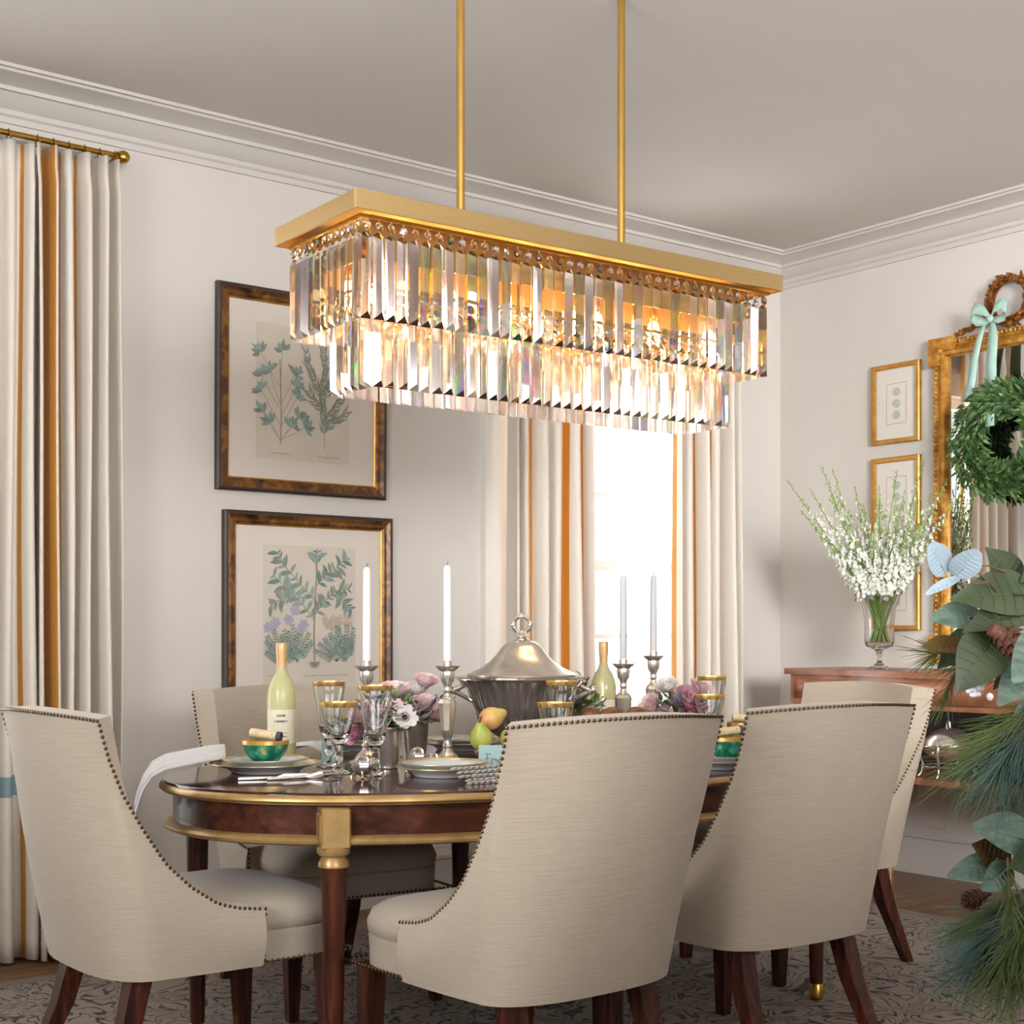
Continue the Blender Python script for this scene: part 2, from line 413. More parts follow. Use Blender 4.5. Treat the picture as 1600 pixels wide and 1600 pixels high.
def make_chair(label):
    t = thing('dining_chair', label, 'chair', group='upholstered dining chairs around the table')
    Bc, Ec = chair_curves(); n = len(Bc)
    # inward normals in plan
    def inward(cv, i, th):
        a = Vector(cv[max(i - 1, 0)]); b = Vector(cv[min(i + 1, n - 1)]); tg = (b - a); tg.z = 0
        tg = tg.normalized() if tg.length > 1e-6 else Vector((0, -1, 0))
        nn = Vector((-tg.y, tg.x, 0))
        c = Vector(cv[i])
        if nn.dot(Vector((0, .1, 0)) - Vector((c.x, c.y, 0))) < 0: nn = -nn
        return c + nn * th
    nv = 12; m = MB(); vs = []
    th = .05
    # corner thickness direction blends; use straight inwards for flanks
    def pos(i, v, inner):
        b = Vector(Bc[i]); e = Vector(Ec[i])
        if inner:
            fl = abs(e.x) > .25
            b = Vector((b.x * (1 - th / .29), b.y + (th if abs(b.x) < .24 else th * .6 * max(0, (-b.y - .1) / .25)), b.z)); 
            cy = th if abs(e.x) < .30 else 0
            e = Vector((e.x * (1 - th / .30), e.y + th * min(1, max(0, (-e.y - .30) / .12)), e.z + .004))
        p = b.lerp(e, v)
        # the outside bellies a little
        bulge = math.sin(PI * v) * .012
        dirn = Vector((p.x, p.y + .05, 0)); dirn = dirn.normalized() if dirn.length > 1e-6 else Vector((0, -1, 0))
        return p + dirn * (bulge * (1 if not inner else .6))
    for j in range(nv + 1):
        for i in range(n): vs.append(tuple(pos(i, j / nv, False)))
    o = len(vs)
    for j in range(nv + 1):
        for i in range(n): vs.append(tuple(pos(i, j / nv, True)))
    fs = []
    for j in range(nv):
        for i in range(n - 1):
            a = j * n + i
            fs.append((a, a + n, a + n + 1, a + 1)); fs.append((o + a, o + a + 1, o + a + n + 1, o + a + n))
    for i in range(n - 1):
        a = nv * n + i; fs.append((a, o + a, o + a + 1, a + 1)); fs.append((i, i + 1, o + i + 1, o + i))
    for j in range(nv):
        for i in (0, n - 1):
            a = j * n + i; q = (a, o + a, o + a + n, a + n); fs.append(q if i == 0 else tuple(reversed(q)))
    m.add(vs, fs); m.build('backrest', M['linen'], t, angle=50)
    # nailheads along the rim and down the front of both flanks
    m = MB()
    rim = [pos(i, 1, False) for i in range(n)]
    pts = []
    acc = 0; step = .0135; prev = rim[0]
    for p in rim[1:]:
        L = (p - prev).length; s = step - acc
        while s <= L:
            pts.append(prev.lerp(p, s / L)); s += step
        acc = (L - (s - step)); prev = p
    for s in (0, n - 1):
        a, b = pos(s, 0, False), pos(s, 1, False)
        k = int((b - a).length / step)
        for q in range(k + 1): pts.append(a.lerp(b, q / k) + Vector((0, .002, 0)))
    for sg in (-1, 1):
        for q in range(17): pts.append(Vector((sg * .283, .012 + q * .0145, .364)))
    for q in range(38): pts.append(Vector((-.26 + q * .01405, .258, .364)))
    for p in pts: m.sphere((p.x, p.y, p.z - (.004 if p.z > .38 else 0)), .0047, 6, 4)
    m.build('nailhead_trim', M['nail'], t)
    # seat: crowned cushion with a boxed front
    def seat_outline(k, sh):
        a = 2 * PI * k / 48; n_ = 5.0
        ca, sa = math.cos(a), math.sin(a)
        x = (.264 - sh) * (1 if ca >= 0 else -1) * abs(ca) ** (2 / n_)
        y = (.275 - sh) * (1 if sa >= 0 else -1) * abs(sa) ** (2 / n_)
        y -= .02
        if y < 0: x *= 1 - .145 * min(1, -y / .06)
        return x, y
    m = MB(); vs = []; fs = []
    rows = [(.358, 0), (.40, -.001), (.428, -.003), (.432, .004), (.437, -.004), (.462, -.006), (.488, .004), (.505, .03), (.517, .08), (.525, .14), (.528, .21)]
    for z, sh in rows:
        for k in range(48):
            x, y = seat_outline(k, sh); vs.append((x, y, z))
    for r in range(len(rows) - 1):
        for k in range(48): fs.append((r * 48 + k, r * 48 + (k + 1) % 48, (r + 1) * 48 + (k + 1) % 48, (r + 1) * 48 + k))
    fs.append(tuple(range((len(rows) - 1) * 48, len(rows) * 48))); fs.append(tuple(reversed(range(48))))
    m.add(vs, fs); m.build('seat', M['linen_side'], t, angle=60)
    for sx in (-1, 1):
        for front in (1, 0):
            m = MB()
            if front: top, bot = Vector((sx * .235, .205, .358)), Vector((sx * .240, .215, 0.0105))
            else: top, bot = Vector((sx * .19, -.27, .366)), Vector((sx * .215, -.40, 0.0105))
            vs = []
            secs = [(0, .026), (.4, .0235), (1, .0155)]
            for q, h in secs:
                c = top.lerp(bot, q)
                if not front: c.y += .03 * q * (1 - q) * 2
                for dx, dy in ((-1, -1), (1, -1), (1, 1), (-1, 1)): vs.append((c.x + dx * h, c.y + dy * h, c.z))
            fs = []
            for r in range(2):
                for k in range(4): fs.append((r * 4 + k, (r + 1) * 4 + k, (r + 1) * 4 + (k + 1) % 4, r * 4 + (k + 1) % 4))
            fs += [(0, 1, 2, 3), (11, 10, 9, 8)]
            m.add(vs, fs); m.build('leg', M['mahog_v'], t)
    return t
ch = make_chair('ivory dining chair at the left head of the table, seen from its side')
ch.location = (1.64, 3.37, 0); ch.rotation_euler = (0, 0, -PI / 2)
G = 'upholstered dining chairs around the table'
dup(ch, (2.10, 2.75, 0), math.radians(1), 'ivory dining chair seen from behind, its back directly in front of the silver tureen', G)
dup(ch, (2.90, 2.81, 0), math.radians(-1), 'ivory dining chair seen from behind in front of the sideboard', G)
dup(ch, (2.345, 3.93, 0), math.radians(174), 'ivory dining chair facing the camera below the lower botanical print', G)
dup(ch, (3.53, 3.97, 0), math.radians(180), 'ivory dining chair hidden behind the covered silver tureen', G)
dup(ch, (3.78, 3.37, 0), math.radians(84), 'ivory dining chair at the far right head with only its top edge showing', G)

# ------------------------------------------------------------------ dining table
TX, TY, TA, TB, TZ = 2.67, 3.36, 1.125, .65, .77
tb = thing('dining_table', 'oval mahogany dining table with gilt edging, laid for dinner', 'table', (TX, TY, 0))
def oval(sh, n=96, p=2.1):
    out = []
    for k in range(n):
        a = 2 * PI * k / n; ca, sa = math.cos(a), math.sin(a)
        out.append(((TA - sh) * (1 if ca >= 0 else -1) * abs(ca) ** (2 / p), (TB - sh) * (1 if sa >= 0 else -1) * abs(sa) ** (2 / p)))
    return out
def rings(m, rows, n=96, caps=True, mi=0):
    vs = []; fs = []
    for sh, z in rows: vs += [(x, y, z) for x, y in oval(sh, n)]
    for r in range(len(rows) - 1):
        for k in range(n): fs.append((r * n + k, r * n + (k + 1) % n, (r + 1) * n + (k + 1) % n, (r + 1) * n + k))
    if caps: fs += [tuple(reversed(range(n))), tuple(range((len(rows) - 1) * n, len(rows) * n))]
    m.add(vs, fs, mi); return m
rings(MB(), [(.03, .742), (.006, .746), (.006, .766), (.009, .77)]).build('tabletop', M['top'], tb)
rings(MB(), [(.03, .7415), (.016, .7415), (.003, .744), (-.004, .750), (-.003, .758), (.003, .764), (.0065, .7645), (.0065, .7417)], caps=False).build('gilt_edge', M['gilt'], tb)
rings(MB(), [(.07, .650), (.032, .652), (.032, .7415), (.07, .7415), (.07, .650)], caps=False).build('apron', M['mahog'], tb)
rings(MB(), [(.06, .643), (.02, .643), (.008, .648), (.006, .655), (.012, .662), (.02, .666), (.0315, .667)], caps=False).build('lower_moulding', M['gilt'], tb)
def table_leg(x, y):
    ang = math.atan2(y / TB ** 2, x / TA ** 2)
    Mt = Matrix.Translation((x, y, 0)) @ Matrix.Rotation(ang * .15, 4, 'Z')
    lg = MB().lathe([(.0, .05), (.020, .05), (.031, .59), (.031, .60)], 20, 0, Mt).build('leg', M['mahog_v'], tb)
    m = MB(); m.box((0, 0, .687), (.07, .07, .098), M=Mt, bev=.004); m.box((0, 0, .687), (.076, .05, .07), M=Mt, bev=.003); m.build('leg_block', M['gilt'], lg)
    m = MB(); m.lathe([(.036, .622), (.04, .628), (.04, .640), (.034, .644)], 24, 0, Mt); m.lathe([(.026, .588), (.037, .594), (.037, .604), (.026, .622)], 24, 0, Mt)
    m.build('leg_collar', M['gilt'], lg)
    MB().lathe([(.014, 0.0105), (.022, .02), (.0215, .06), (.02, .062)], 20, 0, Mt).build('foot_cap', M['brass'], lg)
for x, y in ((1.772, 2.98), (2.492, 2.78), (3.50, 2.965), (1.775, 3.725), (2.72, 3.78), (3.19, 3.81)): table_leg(x - TX, y - TY)
# ------------------------------------------------------------------ chandelier
CX, CY, CTH, CL, CW, CZ = 2.68, 3.30, -0.0375, 1.527, .4545, 2.272
chd = thing('chandelier', 'rectangular gold chandelier hung with two tiers of crystal prisms', 'chandelier', (CX, CY, CZ), CTH)
BH = .05
def crystal_mat():
    # cut glass; prisms differ: most are clear warm crystal, some split light into colours, some carry a mirror-like coating
    m = bpy.data.materials.new('cut_crystal'); m.use_nodes = True; nt = m.node_tree; N = nt.nodes; L = nt.links
    N.remove(N['Principled BSDF'])
    def glass(col, ior):
        g = N.new('ShaderNodeBsdfGlass'); g.inputs['Color'].default_value = col; g.inputs['IOR'].default_value = ior; g.inputs['Roughness'].default_value = 0.0
        return g.outputs[0]
    def mix(f, a, b):
        x = N.new('ShaderNodeMixShader')
        if isinstance(f, float): x.inputs[0].default_value = f
        else: L.new(f, x.inputs[0])
        L.new(a, x.inputs[1]); L.new(b, x.inputs[2]); return x.outputs[0]
    def steps(sock, st):
        cr = N.new('ShaderNodeValToRGB'); e = cr.color_ramp.elements; cr.color_ramp.interpolation = 'CONSTANT'
        e[0].position = 0; e[0].color = (st[0][1],) * 3 + (1,); e[1].position = st[1][0]; e[1].color = (st[1][1],) * 3 + (1,)
        for p, v in st[2:]: q = e.new(p); q.color = (v,) * 3 + (1,)
        L.new(sock, cr.inputs[0]); return cr.outputs[0]
    plain = glass((1, .955, .89, 1), 1.55); prev = None
    for col, ior in (((1, 0, 0, 1), 1.48), ((0, .97, 0, 1), 1.55), ((0, 0, .92, 1), 1.63)):
        g = glass(col, ior)
        if prev is None: prev = g
        else:
            a = N.new('ShaderNodeAddShader'); L.new(prev, a.inputs[0]); L.new(g, a.inputs[1]); prev = a.outputs[0]
    gl = N.new('ShaderNodeBsdfGlossy'); gl.inputs['Color'].default_value = (.97, .94, .97, 1); gl.inputs['Roughness'].default_value = 0.10
    oi = N.new('ShaderNodeObjectInfo')
    body = mix(steps(oi.outputs['Random'], [(0, 0), (.42, 1), (.62, 0)]), plain, prev)
    full = mix(steps(oi.outputs['Random'], [(0, .02), (.62, .22), (.74, .6), (.86, .8)]), body, gl.outputs[0])
    L.new(full, N['Material Output'].inputs[0])
    return m
M['crystal'] = crystal_mat()
m = MB(); t_ = .006
for s in (-1, 1):
    m.box((0, s * (CW / 2 - t_ / 2), -BH / 2), (CL, t_, BH), bev=.001); m.box((s * (CL / 2 - t_ / 2), 0, -BH / 2), (t_, CW - 2 * t_, BH), bev=.001)
m.build('gold_band', M['gold'], chd)
m = MB(); m.box((0, 0, -.012), (CL - 2 * t_ - .001, CW - 2 * t_ - .001, .006)); m.build('top_tray', M['gold'], chd)
D1, D2 = .032, .114
def rail(d, z, name):
    m = MB(); a, b = CL / 2 - d, CW / 2 - d
    for s in (-1, 1):
        m.box((0, s * b, z), (2 * a + .008, .008, .008)); m.box((s * a, 0, z), (.008, 2 * b - .008, .008))
    if d > .1:
        for sx in (-1, -.33, .33, 1):
            for sy in (-1, 1): m.box((sx * a, sy * b, (z - .015) / 2), (.007, .007, -z - .03))
    m.build(name, M['brass'], chd)
ZU, ZL = -BH - .002, 2.06 - CZ
m = MB(); a_, b_ = CL / 2 - .10, CW / 2 - .10
for s_ in (-1, 1):
    m.box((0, s_ * b_, -.085), (2 * a_, .003, .115)); m.box((s_ * a_, 0, -.085), (.003, 2 * b_ - .004, .115))
m.build('added_gold_liner', M['gold'], chd)  # added gold plates, stand in for gold reflected in the far prisms
rail(D1, ZU - .004, 'upper_rail'); rail(D2, ZL, 'lower_rail')
for z_, d_ in ((ZL, D2 + .0),):
    m = MB(); m.box((0, 0, z_ + .006), (CL - 2 * d_ - .03, .03, .005))
    for sx in (-1, -.33, .33, 1): m.box((sx * (CL / 2 - d_), 0, z_ + .001), (.008, CW - 2 * d_, .005))
    m.build('bulb_bar', M['gold'], chd)
PL, PW = .222, .0325
def prism_mesh():
    m = MB(); h = PW / 2; d = .013; e = .016
    vs = [(-h, .005, -.008), (h, .005, -.008), (0, -d, -.020), (-h, .005, -PL), (h, .005, -PL), (0, -d, -PL + e),
          (-h * .35, .0035, 0), (h * .35, .0035, 0), (0, -.003, 0)]
    m.add(vs, [(0, 2, 5, 3), (2, 1, 4, 5), (1, 0, 3, 4), (3, 5, 4), (6, 8, 2, 0), (8, 7, 1, 2), (7, 6, 0, 1), (6, 7, 8)])
    return m
def bead_mesh():
    m = MB(); r = .0125
    prof = [(0.001, -.005), (r * .75, -.0035), (r, 0), (r * .75, .0035), (.001, .005)]
    m.lathe(prof, 8, 0, Matrix.Translation((0, 0, .0155)) @ Matrix.Rotation(PI / 2, 4, 'X') @ Matrix.Rotation(PI / 8, 4, 'Z'))
    m.tube([(0, 0, .027), (0, 0, .0335)], .0013, 5, 1); m.tube([(0, 0, -.002), (0, 0, .004)], .0013, 5, 1)
    return m
pm = prism_mesh().mesh('prism', [M['crystal']], angle=1); bm_ = bead_mesh().mesh('bead', [M['crystal'], M['brass']], angle=1)
def tier(d, ztop, nl, ns):
    a, b = CL / 2 - d, CW / 2 - d; out = []
    for k in range(nl): out.append(('near', (-a + 2 * a * (k + .5) / nl, -b, ztop), 0))
    for k in range(ns): out.append(('left', (-a, b - 2 * b * (k + .5) / ns, ztop), -PI / 2))
    for k in range(nl): out.append(('far', (a - 2 * a * (k + .5) / nl, b, ztop), PI))
    for k in range(ns): out.append(('right', (a, -b + 2 * b * (k + .5) / ns, ztop), PI / 2))
    return out
slots = tier(D1, ZU - .042, 40, 11) + tier(D2, ZL - .038, 35, 6)
proto = None; rest = MB(); nind = 0
for side, loc, rz in slots:
    rz += R.gauss(0, .10); 
    if side in ('near', 'left'):
        nind += 1
        o = bpy.data.objects.new('prism', pm); C.objects.link(o); o.parent = chd; o.location = loc; o.rotation_euler = (R.gauss(0, .012), R.gauss(0, .008), rz)
        b = bpy.data.objects.new('bead', bm_); C.objects.link(b); b.parent = o
    else:
        Mt = Matrix.Translation(loc) @ Matrix.Rotation(rz, 4, 'Z')
        q = prism_mesh(); rest.add(q.v, q.f, 0, Mt); q = bead_mesh(); rest.add(q.v, q.f, q.m, Mt)
rest.build('prism_row', [M['crystal'], M['brass']], chd, angle=1, kind='stuff')
# bulbs on short gold sockets hanging from the bar
M['bulb'] = mat('warm_lamp', (255, 214, 150), 0.4, **{'Emission Color': (1, .74, .40, 1), 'Emission Strength': 110.0})
for k in range(6):
    x = -.56 + k * .224
    s = MB().lathe([(.012, -.03), (.016, -.02), (.016, .0), (.008, .012), (.004, .02), (.004, .112)], 14, 0).build('socket', M['gold'], chd, (x, 0, ZL + .085))
    MB().lathe([(.001, -.125), (.012, -.115), (.024, -.09), (.026, -.065), (.018, -.035), (.0125, -.0305)], 14, 0).build('bulb', M['bulb'], s)
# two rods from the band up to the ceiling
for sx in (-.296, .296):
    r_ = MB().tube([(sx, 0, -.01), (sx, 0, ZC - CZ)], .012, 16).build('rod', M['goldrod'], chd)

# ------------------------------------------------------------------ curtains
M['silk'] = fabric_mat('ivory_silk', (234, 226, 215), .03, transl=.14, rough=.5, stretch=(30, 30, 60))
M['silk_gold'] = fabric_mat('amber_silk_stripe', (214, 150, 58), .06, transl=.25, rough=.5, stretch=(30, 30, 60))
M['silk_blue'] = fabric_mat('blue_grey_silk_band', (138, 164, 172), .04, transl=.1, rough=.5, stretch=(30, 30, 60))
M['sheer'] = fabric_mat('white_sheer', (245, 243, 240), .02, transl=.6, rough=.8, stretch=(90, 90, 90), bump=.05)
def curtain(label, xa, xb, yd, n, A, gold, zt=2.865, cat='curtain', sheer=False, band=False, seed=0, sway=.02, group='curtains on the back wall'):
    rr = random.Random(seed); ph = [rr.uniform(-.22, .22) for _ in range(n * 2 + 3)]; am = [rr.uniform(.55, 1.3) for _ in range(n * 2 + 3)]
    t = thing('curtain', label, cat, (xa, Y1, 0), group=group)
    w = xb - xa
    def fn(u, v):
        q = u * n; i = int(q); f = q - i
        wob = ph[i] * (1 - f) + ph[i + 1] * f; a_ = am[i] * (1 - f) + am[i + 1] * f
        th = 2 * PI * (q + wob * (.3 + .7 * v))
        tight = .75 + .35 * v
        x = w * u + w / n * .05 * math.sin(2 * th) * tight + sway * math.sin(2.2 * v + q * 1.3) * v * .5 + .004 * math.sin(7 * v + q * 2.1)
        y = -yd - A * a_ * tight * math.cos(th)
        z = zt * (1 - v) + .012 * v
        if v < .03: y = -yd - (y + yd) * -1 * .75
        return (x, y, z)
    def mif(u, v):
        if band and .735 < 1 - (1 - v) * 1 and abs((1 - v) * zt - .60) < .045: return 2
        f = (u * n) % 1.0; i = int(u * n)
        for (i0, f0, f1) in gold:
            if (i0 is None or i0 == i) and f0 <= f < f1: return 1
        return 0
    m = MB(); m.grid(fn, n * 28, 40, mif=mif)
    o = m.build('curtain_panel', [M['sheer'] if sheer else M['silk'], M['silk_gold'], M['silk_blue']], t, angle=80)
    sol = o.modifiers.new('thickness', 'SOLIDIFY'); sol.thickness = .002
    return t
ANY = None
curtain('ivory silk curtain with one broad amber stripe, hanging at the far left', 1.77, 2.075, .12, 5, .075, [(0, .35, .98), (1, .55, .7), (2, .56, .68), (3, .5, .6)], seed=3)
curtain('pale curtain edge with a blue-grey band at the far left border of the photo', 1.48, 1.765, .11, 4, .04, [(3, .5, .66)], band=True, seed=5)
curtain('amber-striped ivory curtain on the left side of the sash window', 3.86, 4.325, .13, 5, .07, [(0, .55, .70), (1, .55, .68), (2, .52, .66), (3, .4, .84), (4, .4, .8)], seed=8)
curtain('amber-striped ivory curtain on the right side of the sash window', 4.87, 5.31, .13, 5, .07, [(0, .25, .7), (1, .48, .72), (2, .42, .85), (3, .5, .66), (4, .55, .68)], seed=12)
curtain('white sheer curtain at the right of the sash window', 4.69, 4.93, .032, 5, .007, [], sheer=True, seed=4, group='sheer curtains')
def curtain_rod(label, xa, xb, rings_x, yd=.10, z=2.895):
    t = thing('curtain_rod', label, 'curtain rod', (xa, Y1 - yd, z))
    MB().tube([(0, 0, 0), (xb - xa, 0, 0)], .0105, 12).build('pole', M['brass'], t)
    for x in (-.018, xb - xa + .018):
        m = MB(); m.sphere((x, 0, 0), .024, 16, 12); m.lathe([(.012, -.004), (.017, 0), (.012, .004)], 14, 0, Matrix.Translation((x - math.copysign(.024, x), 0, 0)) @ Matrix.Rotation(PI / 2, 4, 'Y'))
        m.build('finial', M['brass'], t)
    for x in rings_x:
        m = MB(); m.tube([(x - xa + .004 * math.sin(a * 2), .017 * math.cos(a), -.006 + .019 * math.sin(a)) for a in [2 * PI * k / 20 for k in range(20)]], .003, 6, closed=True)
        m.tube([(x - xa, 0, -.025), (x - xa, 0, -.029)], .002, 5); m.build('ring', M['brass'], t)
    for x in (.05, xb - xa - .02):
        m = MB(); m.tube([(x, yd - .001, -.02), (x, yd * .5, -.022), (x, .0, -.012)], .006, 8); m.build('bracket', M['brass'], t)
    return t
curtain_rod('brass curtain rod with rings and ball finial over the far left curtain', 0.0, 2.09, [1.79 + .057 * (k + .02) for k in range(6)] + [1.55, 1.62, 1.69, .12, .2, .28])
curtain_rod('brass curtain rod over the sash window, hidden behind the chandelier', 3.80, 5.34, [3.86 + .069 * k for k in range(7)] + [4.9 + .07 * k for k in range(6)])

# ------------------------------------------------------------------ botanical prints on the back wall
M['frame_dark'] = ramp_mat('burl_gilt_frame', [(0.3, (48, 26, 12)), (0.48, (96, 58, 22)), (0.62, (140, 94, 38)), (0.75, (74, 42, 18))], 9, 0.3, .15, stretch=(1.5, 1.5, 1.5), dist=1.2)
M['frame_edge'] = mat('dark_frame_edge', (58, 42, 40), 0.4, var=.2, vscale=8)
M['frame_gilt'] = ramp_mat('gilt_picture_frame', [(0.3, (168, 116, 44)), (0.7, (206, 156, 76))], 18, 0.3, .6)
M['mount'] = mat('cream_mount', (216, 206, 196), 0.9, var=.01)
M['paper'] = mat('aged_paper', (208, 198, 184), 0.9, var=.04, vscale=6)
M['leaf_teal'] = mat('printed_teal_leaf', (142, 162, 158), 0.9, var=.15, vscale=30)
M['leaf_grey'] = mat('printed_grey_green_leaf', (134, 142, 130), 0.9, var=.15, vscale=30)
M['leaf_deep'] = mat('printed_deep_green_leaf', (108, 136, 128), 0.9, var=.15, vscale=30)
M['leaf_lilac'] = mat('printed_lilac_flower', (168, 166, 184), 0.9, var=.1, vscale=30)
M['leaf_tan'] = mat('printed_tan_flower', (188, 172, 156), 0.9, var=.1, vscale=30)
M['stem_print'] = mat('printed_stem', (158, 146, 130), 0.9, var=.1)
def frame_mb(w, h, prof):
    """mitred frame in the xz plane facing -y; prof = [(inset from outer edge, depth towards viewer, material)]"""
    m = MB(); vs = []; 
    for ins, d, _ in prof:
        for sx, sz in ((-1, -1), (1, -1), (1, 1), (-1, 1)): vs.append((sx * (w / 2 - ins), -d, sz * (h / 2 - ins)))
    fs = []; ms = []
    for r in range(len(prof) - 1):
        for k in range(4): fs.append((r * 4 + k, r * 4 + (k + 1) % 4, (r + 1) * 4 + (k + 1) % 4, (r + 1) * 4 + k)); ms.append(prof[r][2])
    m.add(vs, fs, ms); return m
FLC = [0]
def flat_leaf(m, x, z, ang, L, W, mi, y, bend=0.0):
    FLC[0] += 1; y -= (FLC[0] % 400) * .000006
    pts = []; n = 6
    for sgn in (1, -1):
        rng = range(n + 1) if sgn == 1 else range(n - 1, 0, -1)
        for i in rng:
            t = i / n; wd = W / 2 * math.sin(PI * t ** .85); a = ang + bend * t
            px_ = x + L * t * math.cos(a) - sgn * wd * math.sin(a); pz = z + L * t * math.sin(a) + sgn * wd * math.cos(a)
            pts.append((px_, y, pz))
    m.poly(pts, mi)
def flat_line(m, pts, wd, mi, y):
    for (x0, z0), (x1, z1) in zip(pts, pts[1:]):
        dx, dz = x1 - x0, z1 - z0; l = math.hypot(dx, dz) or 1; nx, nz = -dz / l * wd / 2, dx / l * wd / 2
        m.poly([(x0 + nx, y, z0 + nz), (x1 + nx, y, z1 + nz), (x1 - nx, y, z1 - nz), (x0 - nx, y, z0 - nz)], mi)
def scribble(m, x, z, w, mi, y, rr, h=.006):
    pts = []; n = int(w / .004)
    for i in range(n + 1): pts.append((x + w * i / n, z + rr.uniform(-h, h) * (.6 if i % 5 else 1.2)))
    flat_line(m, pts, .0013, mi, y)
PM = ['paper', 'leaf_teal', 'leaf_grey', 'leaf_deep', 'leaf_lilac', 'leaf_tan', 'stem_print', 'ink']
def picture(label, px0, px1, zc, h, draw, tilt=0.0):
    xa, xb = px0, px1; w = xb - xa
    t = thing('framed_print', label, 'picture', ((xa + xb) / 2, Y1, zc), group='botanical prints on the back wall')
    t.rotation_euler = (tilt, 0, 0)
    fr = frame_mb(w, h, [(0, .002, 1), (0, .026, 1), (.008, .031, 1), (.015, .031, 0), (.03, .024, 0), (.042, .024, 0), (.05, .020, 2), (.056, .014, 2), (.056, .004, 2)])
    fr.build('frame', [M['frame_dark'], M['frame_edge'], M['frame_gilt']], t, angle=25)
    m = MB(); m.box((0, -.006, 0), (w - .10, .008, h - .10)); m.build('mount', M['mount'], t)
    m = MB(); draw(m); m.build('print', [M[k] for k in PM], t)
def draw_sprigs(m):
    rr = random.Random(2); y = -.0112; W_, H_ = .43, .54
    m.poly([(-W_ / 2, -.0105, -H_ / 2), (W_ / 2, -.0105, -H_ / 2), (W_ / 2, -.0105, H_ / 2), (-W_ / 2, -.0105, H_ / 2)], 0)
    # left sprig: clustered obovate leaves
    bx = -.105; flat_line(m, [(bx, -.205), (bx + .004, -.1), (bx, .02), (bx - .004, .13)], .005, 6, y)
    tips = [(-.10, .17), (-.195, .15), (-.155, .08), (-.04, .08), (-.19, .0), (-.03, -.01), (-.02, -.09), (-.185, -.08), (-.15, -.12), (.005, -.13), (-.06, -.13), (-.19, .06), (-.035, .03)]
    for tx, tz in tips:
        z0 = max(-.19, tz - .13); flat_line(m, [(bx, z0), ((bx + tx) / 2, (z0 + tz) / 2 - .005), (tx, tz)], .0025, 6, y)
        a0 = math.atan2(tz - z0, tx - bx)
        for k in range(7): flat_leaf(m, tx + rr.uniform(-.006, .006), tz + rr.uniform(-.01, .006), a0 + (k - 3) * .42 + rr.uniform(-.1, .1), rr.uniform(.035, .052), .017, rr.choice([1, 1, 2]), y - .0002 * k)
    # right sprig: feathery, needle-like leaves
    for ptsx in ([(.10, -.215), (.095, -.11), (.085, .02), (.10, .11), (.085, .215)], [(.09, .0), (.05, .06), (.02, .12), (.01, .18)], [(.095, -.1), (.14, -.05), (.175, .0), (.195, .04)], [(.095, -.13), (.15, -.09), (.185, -.075), (.205, -.05)], [(.095, -.06), (.05, -.02), (.02, .02)], [(.10, .0), (.135, .08), (.14, .14)]):
        flat_line(m, ptsx, .0025, 2, y)
        for (x0, z0), (x1, z1) in zip(ptsx, ptsx[1:]):
            a = math.atan2(z1 - z0, x1 - x0); n = int(math.hypot(x1 - x0, z1 - z0) / .011)
            for k in range(n):
                t = (k + rr.random()) / n
                if z0 + (z1 - z0) * t < -.15 : continue
                for s in (-1, 1): flat_leaf(m, x0 + (x1 - x0) * t, z0 + (z1 - z0) * t, a + s * rr.uniform(.7, 1.15), rr.uniform(.026, .044), .0065, 2, y - .0003, bend=-s * .5)
    scribble(m, -.15, -.245, .10, 7, y, rr); scribble(m, .065, -.245, .10, 7, y, rr)
